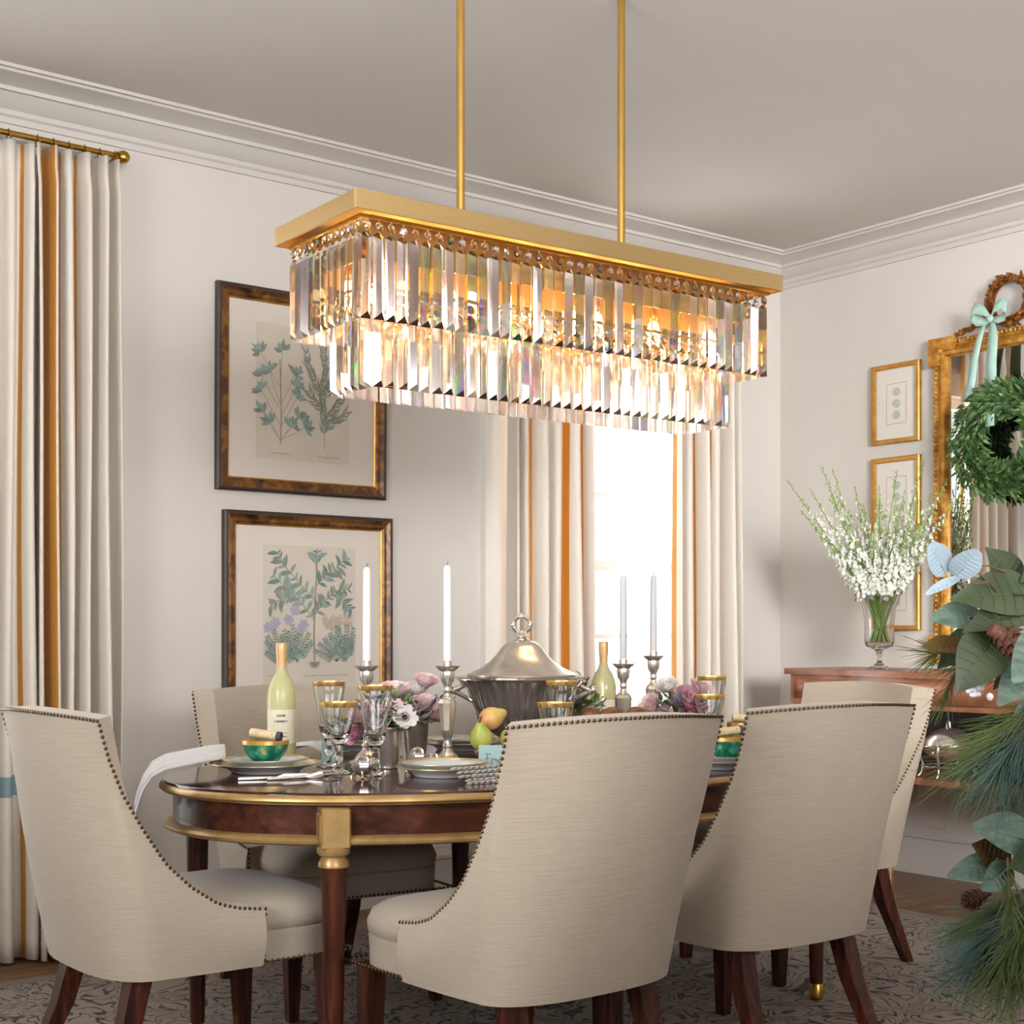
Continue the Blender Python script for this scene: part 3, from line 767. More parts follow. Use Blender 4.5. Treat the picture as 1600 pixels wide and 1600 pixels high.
def draw_tree(m):
    rr = random.Random(5); y = -.0112; W_, H_ = .43, .56
    m.poly([(-W_ / 2, -.0105, -H_ / 2), (W_ / 2, -.0105, -H_ / 2), (W_ / 2, -.0105, H_ / 2), (-W_ / 2, -.0105, H_ / 2)], 0)
    L_ = lambda v: max(-.212, min(.212, v))
    flat_line(m, [(.02, -.19), (.018, -.08), (.022, .05), (.03, .17), (.03, .27)], .008, 6, y)
    brs = [[(.02, -.02), (-.04, .05), (-.10, .10), (-.17, .16)], [(.02, -.0), (.07, .06), (.12, .10), (.18, .11)], [(.024, .06), (-.05, .13), (-.12, .2), (-.15, .25)], [(.028, .12), (.08, .17), (.13, .2), (.17, .24)], [(-.06, .07), (-.12, .07), (-.18, .04)], [(.12, .10), (.16, .06), (.19, .03)]]
    for b in brs: flat_line(m, b, .0045, 6, y)
    k = 0
    for b in brs + [[(.03, .2), (.03, .26)]]:
        for (x0, z0), (x1, z1) in zip(b, b[1:]):
            a = math.atan2(z1 - z0, x1 - x0)
            for t in (.2, .55, .9):
                for s in (-1, 1):
                    k += 1; L = rr.uniform(.032, .062); aa = a + s * rr.uniform(.4, 1.0)
                    x, z = x0 + (x1 - x0) * t, z0 + (z1 - z0) * t
                    if abs(x + L * math.cos(aa)) > .21 or z + L * math.sin(aa) > .275: L *= .5
                    flat_leaf(m, x, z, aa, L, L * .34, rr.choice([1, 1, 3, 2, 2]), y - .0001 * (k % 9), bend=s * .3)
    for cx_, cz in ((-.16, -.03), (-.10, -.02), (-.19, -.05), (-.03, -.04), (-.045, -.06), (-.07, .02)):
        for q in range(6): flat_leaf(m, cx_, cz, q * PI / 3 + cx_, .026, .02, 4 if cx_ < -.02 else 5, y - .0012)
    for q in range(26):
        cx_, cz = rr.uniform(.05, .2), rr.uniform(-.06, .0)
        for g in range(4): flat_leaf(m, cx_, cz, g * PI / 2 + q, .016, .013, 5, y - .0012)
    for bx, nfr in ((-.13, 9), (.125, 9), (-.06, 6), (.17, 5)):
        for q in range(nfr):
            a = PI / 2 + (q - (nfr - 1) / 2) * .33; L = rr.uniform(.09, .14); st = (bx, -.19)
            en = (max(-.205, min(.205, bx + L * math.cos(a))), st[1] + L * math.sin(a) + .02)
            flat_line(m, [st, en], .0025, 2, y)
            for g in range(9):
                t = .2 + .8 * g / 9
                for s in (-1, 1): flat_leaf(m, st[0] + (en[0] - st[0]) * t, st[1] + (en[1] - st[1]) * t, a + s * .8, .026 * (1.2 - t * .6), .006, rr.choice([1, 2, 2, 3]), y - .0002 * g)
    for g in range(10): flat_leaf(m, .02, -.192, PI + PI * g / 9, .03, .006, 2, y)
    for x in (-.20, -.03, .08): scribble(m, x, -.245, .10, 7, y, rr)
picture('framed botanical print of two leafy sprigs, upper of the pair on the back wall', 2.52, 3.30, 2.117, .81, draw_sprigs, tilt=.012)
picture('framed botanical print of a small tree over ferns, lower of the pair behind the bottle', 2.55, 3.33, 1.225, .82, draw_tree)
# ------------------------------------------------------------------ things on the table
TT = TZ + .0006                       # height of the table top
def on(px, Z, dz=0.0):
    x, y = at(px, Z); return (x, y, TT + dz)
M['wine'] = glass_mat('pale_green_bottle_glass', (226, 236, 170), 1.48)
M['winefill'] = mat('white_wine', (234, 232, 182), 0.12, **{'Transmission Weight': .5, 'IOR': 1.33})
M['label'] = mat('cream_bottle_label', (226, 218, 196), 0.75, var=.04, vscale=40)
M['capsule'] = mat('tan_foil_capsule', (206, 166, 116), 0.38, .3, var=.06, vscale=30)
# ---- wine bottles
def bottle(label, loc, rz):
    t = thing('wine_bottle', label, 'wine bottle', loc, rz, group='white wine bottles')
    MB().lathe([(.001, .012), (.028, .006), (.040, .001), (.0435, .008), (.0438, .19), (.041, .215), (.031, .243), (.019, .262), (.0152, .275), (.0145, .335), (.0165, .337), (.0165, .345), (.010, .346)], 32).build('bottle_glass', M['winefill'], t, angle=60)
    m = MB(); m.grid(lambda u, v: (.0446 * math.sin(-1.15 + 2.3 * u), -.0446 * math.cos(-1.15 + 2.3 * u), .055 + .10 * v), 24, 1); rr = random.Random(int(loc[0] * 100))
    for k, (z, w) in enumerate(((.135, .5), (.118, .8), (.085, .65), (.075, .65))):
        for q in range(14):
            a = -w / 2 * 1.2 + w * 1.2 * q / 14
            if rr.random() < .75: m.grid(lambda u, v: (.04485 * math.sin(a + .055 * u), -.04485 * math.cos(a + .055 * u), z + (.006 if k < 2 else .003) * v), 1, 1, mi=1)
    m.build('label', [M['label'], M['ink']], t)
    MB().lathe([(.0149, .272), (.0156, .30), (.0172, .332), (.0172, .348), (.0155, .352), (.001, .352)], 24).build('capsule', M['capsule'], t)
bottle('white wine bottle standing in front of the left botanical print', on(440, 4.28), math.radians(-30))
bottle('white wine bottle standing in front of the sash window', on(943, 4.92), math.radians(-50))
# ---- candlesticks with candles
CSP = [(.001, .0), (.050, .0), (.052, .004), (.047, .010), (.036, .014), (.033, .022), (.024, .032), (.015, .040), (.012, .048), (.016, .053), (.0125, .060), (.010, .072), (.013, .080), (.018, .10), (.024, .15), (.027, .178), (.021, .190), (.012, .197), (.009, .208), (.013, .214), (.010, .222), (.012, .232), (.019, .243), (.021, .262), (.020, .270), (.034, .282), (.035, .286), (.030, .285), (.0135, .284), (.0135, .300), (.0125, .300), (.001, .299)]
def candlestick(loc, label, h=.276, clabel='', sc_=1.0, wax='candle'):
    t = thing('candlestick', label, 'candlestick', loc, R.uniform(0, 1), group='silver candlesticks')
    t.scale = (1, 1, sc_)
    MB().lathe(CSP[:14], 24, flute=0).build('base', M['silver_worn'], t, angle=50)
    MB().lathe([p for p in CSP[13:17]], 8).build('stem', M['silver_worn'], t, angle=20)
    MB().lathe(CSP[16:], 24).build('candle_cup', M['silver_worn'], t, angle=50)
    zc = loc[2] + .300 * sc_ + .0005
    c = thing('candle', clabel, 'candle', (loc[0], loc[1], zc), group='white taper candles')
    MB().lathe([(.0122, 0), (.0122, .01), (.0105, h * .97), (.006, h), (.001, h)], 20).build('taper', M[wax], c)
    MB().tube([(0, 0, h - .002), (.001, 0, h + .007), (.003, 0, h + .012)], .0012, 6).build('wick', M['wick'], c)
candlestick(on(573, 4.19), 'silver candlestick half hidden by flowers beneath the lower botanical print', .272, 'white taper candle in front of the right edge of the lower print frame')
candlestick(on(699, 4.17), 'tall fluted silver candlestick beside the tureen, base in full view', .276, 'white taper candle just left of the silver tureen')
candlestick(on(974, 4.5), 'silver candlestick in front of the window, nearer of two on the right', .262, 'white taper candle in front of the window panes', 1.0, 'candle_shaded')
candlestick(on(1021, 4.98), 'silver candlestick behind the pink flowers at the window curtain', .262, 'white taper candle against the amber stripe of the curtain', 1.06, 'candle_shaded')
# ---- covered tureen
x, y, z = on(815, 4.5)
tu = thing('soup_tureen', 'large covered silver tureen with a ring finial in the middle of the table', 'tureen', (x, y, z), math.radians(-38))
body = [(.001, .0), (.085, 0), (.088, .006), (.070, .014), (.050, .022), (.044, .034), (.060, .050), (.095, .075), (.128, .115), (.150, .160), (.166, .205), (.190, .232), (.205, .240), (.206, .246), (.19, .246), (.001, .244)]
MB().lathe(body[:12], 96, flute=24, fdepth=.03).build('bowl', M['silver'], tu, angle=60)
MB().lathe(body[11:], 64, flute=16, fdepth=.012).build('rim', M['silver'], tu, angle=50)
lid = [(.170, .247), (.172, .252), (.160, .258), (.130, .272), (.100, .292), (.078, .315), (.062, .338), (.046, .352), (.026, .359), (.001, .361)]
ld = MB().lathe(lid, 48).build('lid', M['silver_worn'], tu, angle=50)
m = MB(); m.lathe([(.022, .359), (.013, .366), (.010, .374), (.014, .380), (.009, .385)], 20)
m.tube([(.026 * math.cos(a), 0, .407 + .026 * math.sin(a)) for a in [2 * PI * k / 24 for k in range(24)]], .0065, 8, closed=True)
for a in (0, PI / 2, PI, -PI / 2 + .01): m.sphere((.026 * math.cos(a), 0, .407 + .026 * math.sin(a)), .0095, 10, 8)
for k in range(7): m.leaf((0, 0, .366), (math.cos(k * .9), math.sin(k * .9), .5), (0, 0, 1), .032, .016, .5)
m.sphere((0, 0, .439), .007, 8, 6); m.build('finial', M['silver'], ld)
for s in (-1, 1):
    pts = [(s * (.150 + .075 * math.sin(PI * t)), 0, .165 + .07 * t + .012 * math.sin(2 * PI * t)) for t in [k / 14 for k in range(15)]]
    m = MB(); m.tube(pts, [.006 + .004 * math.sin(PI * k / 14) for k in range(15)], 8)
    m.sphere((s * .222, 0, .204), .012, 10, 8); m.build('handle', M['silver'], tu)
# ---- fruit in small silver bowls
M['pear'] = ramp_mat('green_pear_skin', [(.35, (150, 160, 62)), (.6, (182, 184, 88)), (.75, (196, 160, 92))], 16, .4, detail=3)
M['pear_blush'] = ramp_mat('blush_pear_skin', [(.35, (200, 184, 96)), (.55, (214, 170, 106)), (.75, (202, 128, 88))], 14, .4, detail=3)
M['fig'] = ramp_mat('russet_pear_skin', [(.35, (74, 40, 26)), (.55, (112, 66, 36)), (.75, (150, 104, 50))], 22, .45, detail=3)
M['stalk'] = mat('fruit_stalk', (84, 62, 40), .8, var=.2)
def bowl(label, loc, r, h, name='silver_bowl', cat='bowl', mt='silver', n=32, flute=0):
    t = thing(name, label, cat, loc)
    MB().lathe([(.001, 0), (r * .5, 0), (r * .52, .004), (r * .4, .009), (r * .55, .016), (r * .85, h * .55), (r * .97, h - .006), (r * 1.05, h), (r * 1.03, h + .002), (r * .94, h - .006), (r * .8, h * .55), (r * .5, .022), (.001, .02)], n, flute=flute, fdepth=.03 if flute else 0).build('bowl', M[mt], t, angle=60)
    return t
def pear(label, loc, r, mt, tilt, rz, name='pear'):
    t = thing(name, label, 'pear', loc, rz, group='fruit piled in silver bowls'); t.rotation_euler = (tilt[0], tilt[1], rz)
    prof = [(.001, -1), (.35, -.97), (.75, -.7), (.98, -.2), (.97, .2), (.78, .65), (.52, 1.02), (.38, 1.3), (.22, 1.48), (.001, 1.5)]
    MB().lathe([(a * r, b * r) for a, b in prof], 20).build('flesh', M[mt], t, angle=80)
    MB().tube([(0, 0, 1.46 * r), (.1 * r, 0, 1.75 * r), (.3 * r, 0, 2.0 * r)], r * .06, 6).build('stalk', M['stalk'], t)
bx, by, bz = on(772, 4.12)
bowl('small silver bowl of green pears left of the tureen foot', (bx, by, bz), .056, .045)
pear('green pear at the left of the silver bowl by the tureen', (bx - .038, by + .010, bz + .081), .034, 'pear', (.3, -.35, 0), 0)
pear('blushing yellow pear on top of the small silver bowl', (bx + .014, by + .034, bz + .134), .034, 'pear_blush', (1.1, .6, 0), 1)
pear('green pear at the right of the small silver bowl, near the chair back', (bx + .043, by - .022, bz + .080), .031, 'pear', (.9, .5, 0), 2)
bx, by, bz = on(958, 4.28)
t = thing('fruit_stand', 'silver footed fruit dish behind the middle chair back', 'dish', (bx, by, bz))
MB().lathe([(.001, 0), (.05, 0), (.052, .005), (.02, .014), (.013, .03), (.015, .06), (.03, .075), (.095, .095), (.10, .099), (.09, .099), (.001, .084)], 32).build('dish', M['silver'], t, angle=50)
for k, (dx, lab) in enumerate(((-.069, 'dark russet pear at the left of three on the fruit dish'), (.0, 'russet pear in the middle of three on the fruit dish'), (.069, 'olive brown pear at the right of three, behind the candlestick'))):
    pear(lab, (bx + dx * .79, by - dx * .61, bz + .131), .033, 'fig', (1.35, .2, 0), k * 2.1 + 2.5, 'russet_pear')
# ---- stemware
M['gob'] = glass_mat('goblet_glass', (250, 252, 252), 1.45)
def goblet_mesh(h, r):
    s = h
    return [(.001, 0), (.036, 0), (.037, .002), (.018, .008), (.007, .016), (.0065, .028), (.012, .036), (.0135, .044), (.010, .052), (.007, .060), (.010, .070), (.016, .080), (r * .52, .094), (r * .62, .115), (r * .72, s * .70), (r * .88, s * .86), (r, s), (r * .965, s), (r * .84, s * .86), (r * .68, s * .70), (r * .56, .118), (r * .44, .10), (.001, .094)]
def goblet(label, loc, h, r, group):
    t = thing('goblet', label, 'glass', loc, R.uniform(0, 1), group=group)
    pr = goblet_mesh(h, r); k = 11
    MB().lathe(pr[:12], 12).build('stem', M['gob'], t, angle=25)
    MB().lathe(pr[11:], 24, flute=12, fdepth=.02).build('cup', M['gob'], t, angle=60)
    MB().lathe([(r * .935, h - .012), (r * 1.004, h - .001), (r * 1.004, h + .0012), (r * .955, h + .0012), (r * .93, h - .012)], 32).build('gilt_rim', M['rimgold'], t)
GT, GS = 'tall gold rimmed goblets', 'short gold rimmed wine glasses'
goblet('tall gold-rimmed goblet at the left of the stemware, beside the bottle', on(514, 4.12), .242, .047, GT)
goblet('short gold-rimmed glass in front of the left stemware', on(529, 3.92), .192, .052, GS)
goblet('tall gold-rimmed goblet in front of the pink flowers', on(586, 3.86), .240, .048, GT)
goblet('tall gold-rimmed goblet in front of the silver tureen', on(878, 4.22), .240, .049, GT)
goblet('short gold-rimmed glass just behind the middle chair back', on(867, 3.94), .190, .049, GS)
goblet('tall gold-rimmed goblet at the far right, beside the pink flowers', on(1112, 4.62), .242, .047, GT)
goblet('short gold-rimmed glass at the far right, in front of the tall one', on(1108, 4.44), .190, .049, GS)
# ---- plates, bowls, cutlery, napkins, cards
def plate(name, label, loc, r, mt, group, rim=True, deep=.018):
    t = thing(name, label, 'plate', loc, group=group)
    MB().lathe([(.001, .001), (r * .6, 0), (r * .62, .003), (r * .7, deep * .55), (r * .98, deep), (r, deep + .0015), (r * .985, deep + .003), (r * .7, deep * .55 + .004), (r * .6, .0065), (.001, .006)], 48).build('dish', M[mt], t, angle=60)
    if rim: MB().lathe([(r * .94, deep + .0012), (r * 1.002, deep + .0012), (r * 1.002, deep + .0036), (r * .94, deep + .0024)], 48).build('gold_band', M['rimgold'], t)
    return deep + .004
def green_bowl(label, loc, rz=0):
    t = thing('lustre_bowl', label, 'bowl', loc, rz, group='green lustre bowls with gold rims'); r, h = .064, .062
    MB().lathe([(.001, 0), (r * .55, 0), (r * .55, .006), (r * .62, .010), (r * .9, h * .5), (r, h), (r * .965, h), (r * .86, h * .5), (r * .5, .014), (.001, .013)], 40).build('bowl', M['green_glaze'], t, angle=60)
    MB().lathe([(r * .967, h - .010), (r * 1.006, h - .009), (r * 1.006, h + .002), (r * .955, h + .002), (r * .94, h - .01)], 40).build('gold_band', M['rimgold'], t)
    return h
def setting(where, loc, bowl_label=None, charger=.152, salad=True):
    x, y, z = loc
    h = plate('charger_plate', 'white charger plate ' + where, loc, charger, 'porcelain', 'charger plates', deep=.024)
    z2 = z + .0085
    if salad:
        plate('salad_plate', 'pale blue plate stacked on the charger ' + where, (x, y, z + .0175), .118, 'porcelain_blue', 'pale blue salad plates', deep=.018)
        z2 = z + .0175 + .0065
    if bowl_label: green_bowl(bowl_label, (x, y, z2), R.uniform(0, 3))
    return z2
A = on(415, 3.95)
zb = setting('at the left end of the table', A, 'green lustre bowl with a gold rim at the left end of the table')
M['scroll'] = ramp_mat('patterned_cracker_paper', [(.35, (206, 182, 140)), (.6, (226, 206, 170)), (.75, (190, 140, 120))], 60, .6, detail=2)
M['scroll_end'] = mat('navy_cracker_end', (70, 66, 84), .6, var=.2, vscale=60)
def scroll(label, loc, rz, tilt=.12):
    t = thing('party_cracker', label, 'party cracker', loc, rz, group='rolled party crackers in the green bowls'); t.rotation_euler = (0, tilt, rz)
    MB().lathe([(.010, -.045), (.0125, -.043), (.0125, .033), (.0115, .035)], 20, 0, Matrix.Rotation(PI / 2, 4, 'Y')).build('paper_roll', M['scroll'], t)
    MB().lathe([(.0128, .034), (.0135, .036), (.0135, .046), (.009, .047), (.008, .040), (.001, .040)], 20, 0, Matrix.Rotation(PI / 2, 4, 'Y')).build('end_ruffle', M['scroll_end'], t)
scroll('rolled cracker with a navy end on the left green bowl', (A[0], A[1], zb + .0785), math.radians(-52))
B = on(692, 3.84); setting('beside the middle chair back', B, None, .125)
Cc = on(566, 4.72); setting('behind the left stemware', (Cc[0], Cc[1], Cc[2]), 'green lustre bowl glimpsed behind the left stemware', .135)
D = on(722, 4.72); setting('behind the fluted candlestick', D, None, .135)
E_ = on(1120, 4.08); zb = setting('in the gap between the two near chairs', (E_[0], E_[1], E_[2]), None)
green_bowl('green lustre bowl in the gap between the two near chairs', (E_[0] + .026, E_[1] - .018, zb), .8)
scroll('rolled cracker on the green bowl between the two near chairs', (E_[0] + .026, E_[1] - .018, zb + .0785), math.radians(-20), -.08)
F_ = on(1163, 4.74); zb = setting('at the right end of the table', (F_[0], F_[1], F_[2]), None, .14)
green_bowl('green lustre bowl at the right end of the table', (F_[0] + .005, F_[1] + .0, zb), 2.0)
scroll('rolled cracker on the green bowl at the right end', (F_[0] + .005, F_[1], zb + .0785), math.radians(-35), .05)
# napkins
def cloth(name, label, path, w0, w1, side, ripple=.006, group=None, thick=.003):
    """a folded cloth following a path, hanging where the path leaves the table"""
    P = [Vector(p) for p in path]; n = len(P) - 1; sd = Vector(side).normalized()
    def fn(u, v):
        q = v * n; i = min(int(q), n - 1); f = q - i
        p = P[i].lerp(P[i + 1], f); w = w0 + (w1 - w0) * v
        return tuple(p + sd * (w * (u - .5)) + Vector((0, 0, ripple * (1 + math.sin(u * 15 + v * 4)) * (1 - abs(2 * u - 1) ** 3))))
    m = MB(); m.grid(fn, 20, n * 6)
    o = m.build(name, M['napkin'], None, angle=80); sl = o.modifiers.new('thickness', 'SOLIDIFY'); sl.thickness = thick; sl.offset = 1
    ss = o.modifiers.new('smooth', 'SUBSURF'); ss.levels = 1; ss.render_levels = 1
    return tag(o, label, 'napkin', group)
zt = TT
NG = 'white napkins at the place settings'
cloth('napkin', 'white napkin tucked by the charger and hanging over the left table end', [(A[0] - .05, A[1] + .145, zt + .032), (1.77, 3.64, zt + .034), (1.69, 3.60, zt + .030), (1.61, 3.565, zt + .026), (1.565, 3.545, zt + .012), (1.535, 3.53, zt - .02), (1.515, 3.52, zt - .06), (1.508, 3.515, zt - .08)], .14, .25, (.45, .9, 0), ripple=.018, group=NG, thick=.005)
cloth('napkin', 'white napkin by the plate between the two near chairs', [(E_[0] + .16, E_[1] + .05, zt + .004), (E_[0] + .20, E_[1] - .02, zt + .012), (E_[0] + .20, E_[1] - .10, zt + .016), (E_[0] + .19, E_[1] - .16, zt + .008)], .07, .09, (1, .2, 0), group=NG)
cloth('napkin', 'grey-white napkin lying behind the left wine glasses', [(Cc[0] - .26, Cc[1] + .07, zt + .004), (Cc[0] - .22, Cc[1] + .02, zt + .022), (Cc[0] - .19, Cc[1] - .04, zt + .030), (Cc[0] - .17, Cc[1] - .10, zt + .010)], .10, .10, (1, .4, 0), group=NG)
# lace doily draped from the plate by the chair
M['lace'] = mat('silver_lace', (206, 202, 196), .6, var=.15, vscale=120)
lx, ly, lz = on(752, 3.72)
m = MB()
for i in range(9):
    for j in range(5):
        cx_, cy_ = lx - .075 + .0185 * i + (.009 if j % 2 else 0), ly + .02 - .0185 * j * 1.0
        zz = lz + .002 + max(0, .030 - .0085 * j)
        m.tube([(cx_ + .0088 * math.cos(a), cy_ + .0088 * math.sin(a), zz - .004 * math.sin(a)) for a in [2 * PI * k / 8 for k in range(8)]], .0018, 4, closed=True)
tag(m.build('lace_doily', M['lace']), 'openwork lace doily draped off the plate beside the middle chair back', 'doily')
# cutlery
def utensil(name, label, loc, rz, kind, group='silver cutlery at the left end of the table'):
    t = thing(name, label, name, loc, rz, group)
    MB().tube([(0, 0, .003), (.05, 0, .0035), (.085, 0, .004), (.105, 0, .0045)], [.0055, .0048, .0026, .0022], 8, flat=.5).build('handle', M['silver'], t)
    m = MB()
    if kind == 'knife': m.tube([(.103, 0, .0045), (.12, 0, .005), (.18, .002, .005), (.205, .005, .0045)], [.003, .0085, .0085, .001], 8, flat=.15)
    elif kind == 'fork':
        m.tube([(.103, 0, .0045), (.125, 0, .005), (.14, 0, .007), (.15, 0, .008)], [.0022, .008, .0105, .0105], 8, flat=.2)
        for k in range(4): m.tube([(.148, -.0085 + .0057 * k, .008), (.175, -.0085 + .0057 * k, .010), (.195, -.008 + .0053 * k, .007)], [.0018, .0016, .0008], 6)
    else: m.sphere((.128, 0, .006), .021, 14, 8, sc=(1.3, .8, .22)); 
    m.build('head', M['silver'], t)
kx, ky, kz = on(372, 3.72)
utensil('knife', 'silver knife lying in front of the left charger plate', (kx, ky, kz), math.radians(-18), 'knife')
utensil('fork', 'silver fork lying nearest the table edge at the left end', (kx + .06, ky - .045, kz), math.radians(-12), 'fork')
utensil('spoon', 'silver spoon beside the left charger plate, nearest the glasses', (kx + .135, ky - .02, kz), math.radians(15), 'spoon')
# place cards
def card(label, loc, rz, w, h, text):
    t = thing('place_card', label, 'place card', loc, rz, group='pale blue place cards')
    m = MB(); d = .018
    m.add([(-w / 2, -d, 0), (w / 2, -d, 0), (w / 2, 0, h), (-w / 2, 0, h), (-w / 2, d, 0), (w / 2, d, 0)], [(0, 1, 2, 3), (3, 2, 5, 4)])
    m.build('card', M['card'], t)
    if text:
        m = MB(); rr = random.Random(3); u = h * .22
        def P(a, b): zz = h * .42 + b * u; return (a * u - w * .30, -d * (1 - zz / h) - .0012, zz)
        strokes = [[(0, -.6), (.25, .2), (.45, 1.1)], [(.1, 1.05), (.5, 1.2), (1.1, 1.1)], [(.15, .35), (.5, .4), (.8, .4)], [(1.1, -.5), (1.2, .3), (1.5, .4), (1.6, .2)], [(1.75, 0), (1.9, .35), (2.1, .1), (2.2, -.3), (2.45, .25), (2.6, -.3), (2.9, .2), (3.1, -.3), (3.4, .2), (3.7, -.2), (4.0, .1)]]
        for st in strokes: m.tube([P(a, b) for a, b in st], .0009, 5)
        m.build('handwriting', M['ink'], t)
card('blank pale blue place card standing behind the left glasses', on(519, 4.28), math.radians(-32), .062, .072, False)
card('pale blue place card with handwriting beside the pears', on(773, 3.97), math.radians(-40), .088, .072, True)
# small silver salts
def salt(label, loc, s=1.0):
    t = thing('salt_cellar', label, 'salt cellar', loc, group='little silver table ornaments'); t.scale = (s, s, s)
    m = MB(); m.lathe([(.001, .006), (.012, .008), (.026, .020), (.031, .034), (.029, .042), (.025, .042), (.020, .030), (.001, .024)], 24, flute=8, fdepth=.05); m.build('cup', M['silver'], t)
    m = MB()
    for k in range(3): a = k * 2.094; m.tube([(.018 * math.cos(a), .018 * math.sin(a), .014), (.030 * math.cos(a), .030 * math.sin(a), .008), (.033 * math.cos(a), .033 * math.sin(a), .0005)], [.004, .003, .005], 6)
    m.build('feet', M['silver'], t)
    MB().sphere((0, 0, .044), .020, 16, 10).build('stopper', M['glass'], t)
salt('round silver salt cellar with a glass ball beneath the left glasses', on(566, 3.79), .95)
salt('silver salt cellar on the plate side of the fluted candlestick', on(652, 4.02), 1.0)
salt('small silver salt cellar right of the fluted candlestick base', on(676, 4.0), .8)
# ---- julep cups of flowers
M['petal_pink'] = mat('pink_petal', (236, 208, 212), .7, var=.1, vscale=40)
M['petal_deep'] = mat('rose_petal', (220, 164, 184), .7, var=.16, vscale=40)
M['petal_white'] = mat('white_petal', (232, 226, 224), .7, var=.06, vscale=30)
M['petal_lilac'] = mat('lilac_petal', (170, 164, 186), .7, var=.15, vscale=40)
M['centre_dark'] = mat('dark_flower_centre', (36, 26, 40), .8, var=.2, vscale=60)
M['leafg'] = mat('fresh_green_leaf', (104, 134, 70), .6, var=.3, vscale=30)
M['leafg2'] = mat('grey_green_leaf', (116, 130, 108), .65, var=.25, vscale=30)
M['dusty'] = mat('dusty_grey_bud', (124, 116, 122), .7, var=.2, vscale=30)
def rose_mb(m, c, r, d, mi, rr, layers=5):
    d = Vector(d).normalized(); a = d.orthogonal().normalized(); b = d.cross(a); c = Vector(c)
    for l in range(layers):
        t = l / (layers - 1); n = 3 + 2 * l; op = .15 + 1.0 * t
        for k in range(n):
            g = 2 * PI * (k + .5 * (l % 2)) / n + rr.uniform(-.2, .2); o = a * math.cos(g) + b * math.sin(g)
            dr = (d * math.cos(op) + o * math.sin(op)).normalized()
            m.leaf(c - d * r * .55 + o * r * .12 * t, dr, -o + d * .3, r * (1.0 + .35 * t), r * (.75 + .35 * t), curl=-.25, fold=.22, mi=mi, n=4, shape=lambda q: math.sin(PI * min(.93, .08 + q * .85)) ** .7)
def anemone_mb(m, c, r, d, rr):
    d = Vector(d).normalized(); a = d.orthogonal().normalized(); b = d.cross(a); c = Vector(c)
    for k in range(9):
        g = 2 * PI * k / 9 + rr.uniform(-.1, .1); o = a * math.cos(g) + b * math.sin(g)
        m.leaf(c + d * (.001 * (k % 2)), (o + d * .25), d, r, r * .75, curl=-.1, fold=.1, mi=0, n=4, shape=lambda q: math.sin(PI * min(.94, .1 + q * .84)) ** .6)
    m.sphere(c + d * r * .1, r * .2, 10, 6, mi=1)
    for k in range(18):
        g = 2 * PI * k / 18; o = a * math.cos(g) + b * math.sin(g); m.tube([c + d * r * .08, c + d * r * .16 + o * r * .34], r * .012, 4, mi=1); m.sphere(c + d * r * .16 + o * r * .34, r * .04, 5, 4, mi=1)
def julep(label, loc, flowers, seed, cup=True, s=1.0, lab2='', greens=38, spread=1.2, buds=9):
    rr = random.Random(seed)
    t = thing('julep_cup', label, 'vase', loc, group='silver julep cups of flowers')
    MB().lathe([(.001, 0), (.027, 0), (.0285, .003), (.0275, .008), (.030, .012), (.040, .108), (.0425, .112), (.0425, .117), (.0395, .117), (.037, .105), (.001, .03)], 40, flute=20, fdepth=.012).build('cup', M['silver_worn'], t, angle=50)
    f = thing('bouquet', lab2, 'flowers', (loc[0], loc[1], loc[2] + .105), group='small bouquets in julep cups')
    m = MB()
    for k in range(greens):
        a = rr.uniform(0, 2 * PI); el = rr.uniform(.1, 1.3); dr = Vector((math.cos(a) * math.cos(el), math.sin(a) * math.cos(el), math.sin(el)))
        L = rr.uniform(.05, .105) * s * spread
        st = Vector((0, 0, .0)); en = st + dr * L
        m.tube([Vector((dr.x * .012, dr.y * .012, -.05)), st + dr * .01, en], .0013, 5)
        for q in range(6):
            p = st.lerp(en, .35 + .13 * q); g = rr.uniform(0, 2 * PI)
            m.leaf(p, dr + Vector((math.cos(g), math.sin(g), .2)) * .8, (0, 0, 1), rr.uniform(.022, .042) * s, rr.uniform(.008, .016) * s, curl=.3, mi=rr.choice([0, 0, 1]))
    m.build('leaves', [M['leafg'], M['leafg2']], f)
    m = MB()
    for k in range(buds):
        a = rr.uniform(0, 2 * PI); dr = Vector((math.cos(a) * .8, math.sin(a) * .8, rr.uniform(.3, .9))).normalized(); L = rr.uniform(.09, .15) * s
        m.tube([dr * .02, dr * L * .6, dr * L + Vector((0, 0, .006))], [.0016, .002, .0022], 5); m.tube([dr * L * .75, dr * L, dr * (L + .02) + Vector((0, 0, .008))], [.003, .0055, .001], 6)
    if buds: m.build('bud_sprays', M['dusty'], f)
    for kind, c, r in flowers:
        # c: offset to the right of the view, towards the view, up
        off = RT * c[0] - FW * c[1]; p = Vector((off.x, off.y, c[2])); d = (p - Vector((0, 0, -.03))).normalized() + Vector((-FW.x, -FW.y, 0)) * .35
        m = MB(); m.tube([(0, 0, -.04), p * .5, p - d.normalized() * r * .4], .0018, 5, mi=2)
        if kind == 'anemone': anemone_mb(m, p, r, d + Vector((-FW.x, -FW.y, 0)) * .8, rr); mats = [M['petal_white'], M['centre_dark'], M['leafg']]
        else: rose_mb(m, p, r, d, 0, rr); mats = [M['petal_' + kind], M['petal_' + kind], M['leafg']]
        m.build({'anemone': 'anemone', 'pink': 'pink_bloom', 'deep': 'rose_bloom', 'white': 'white_bloom', 'lilac': 'lilac_bloom'}[kind], mats, f, angle=60)
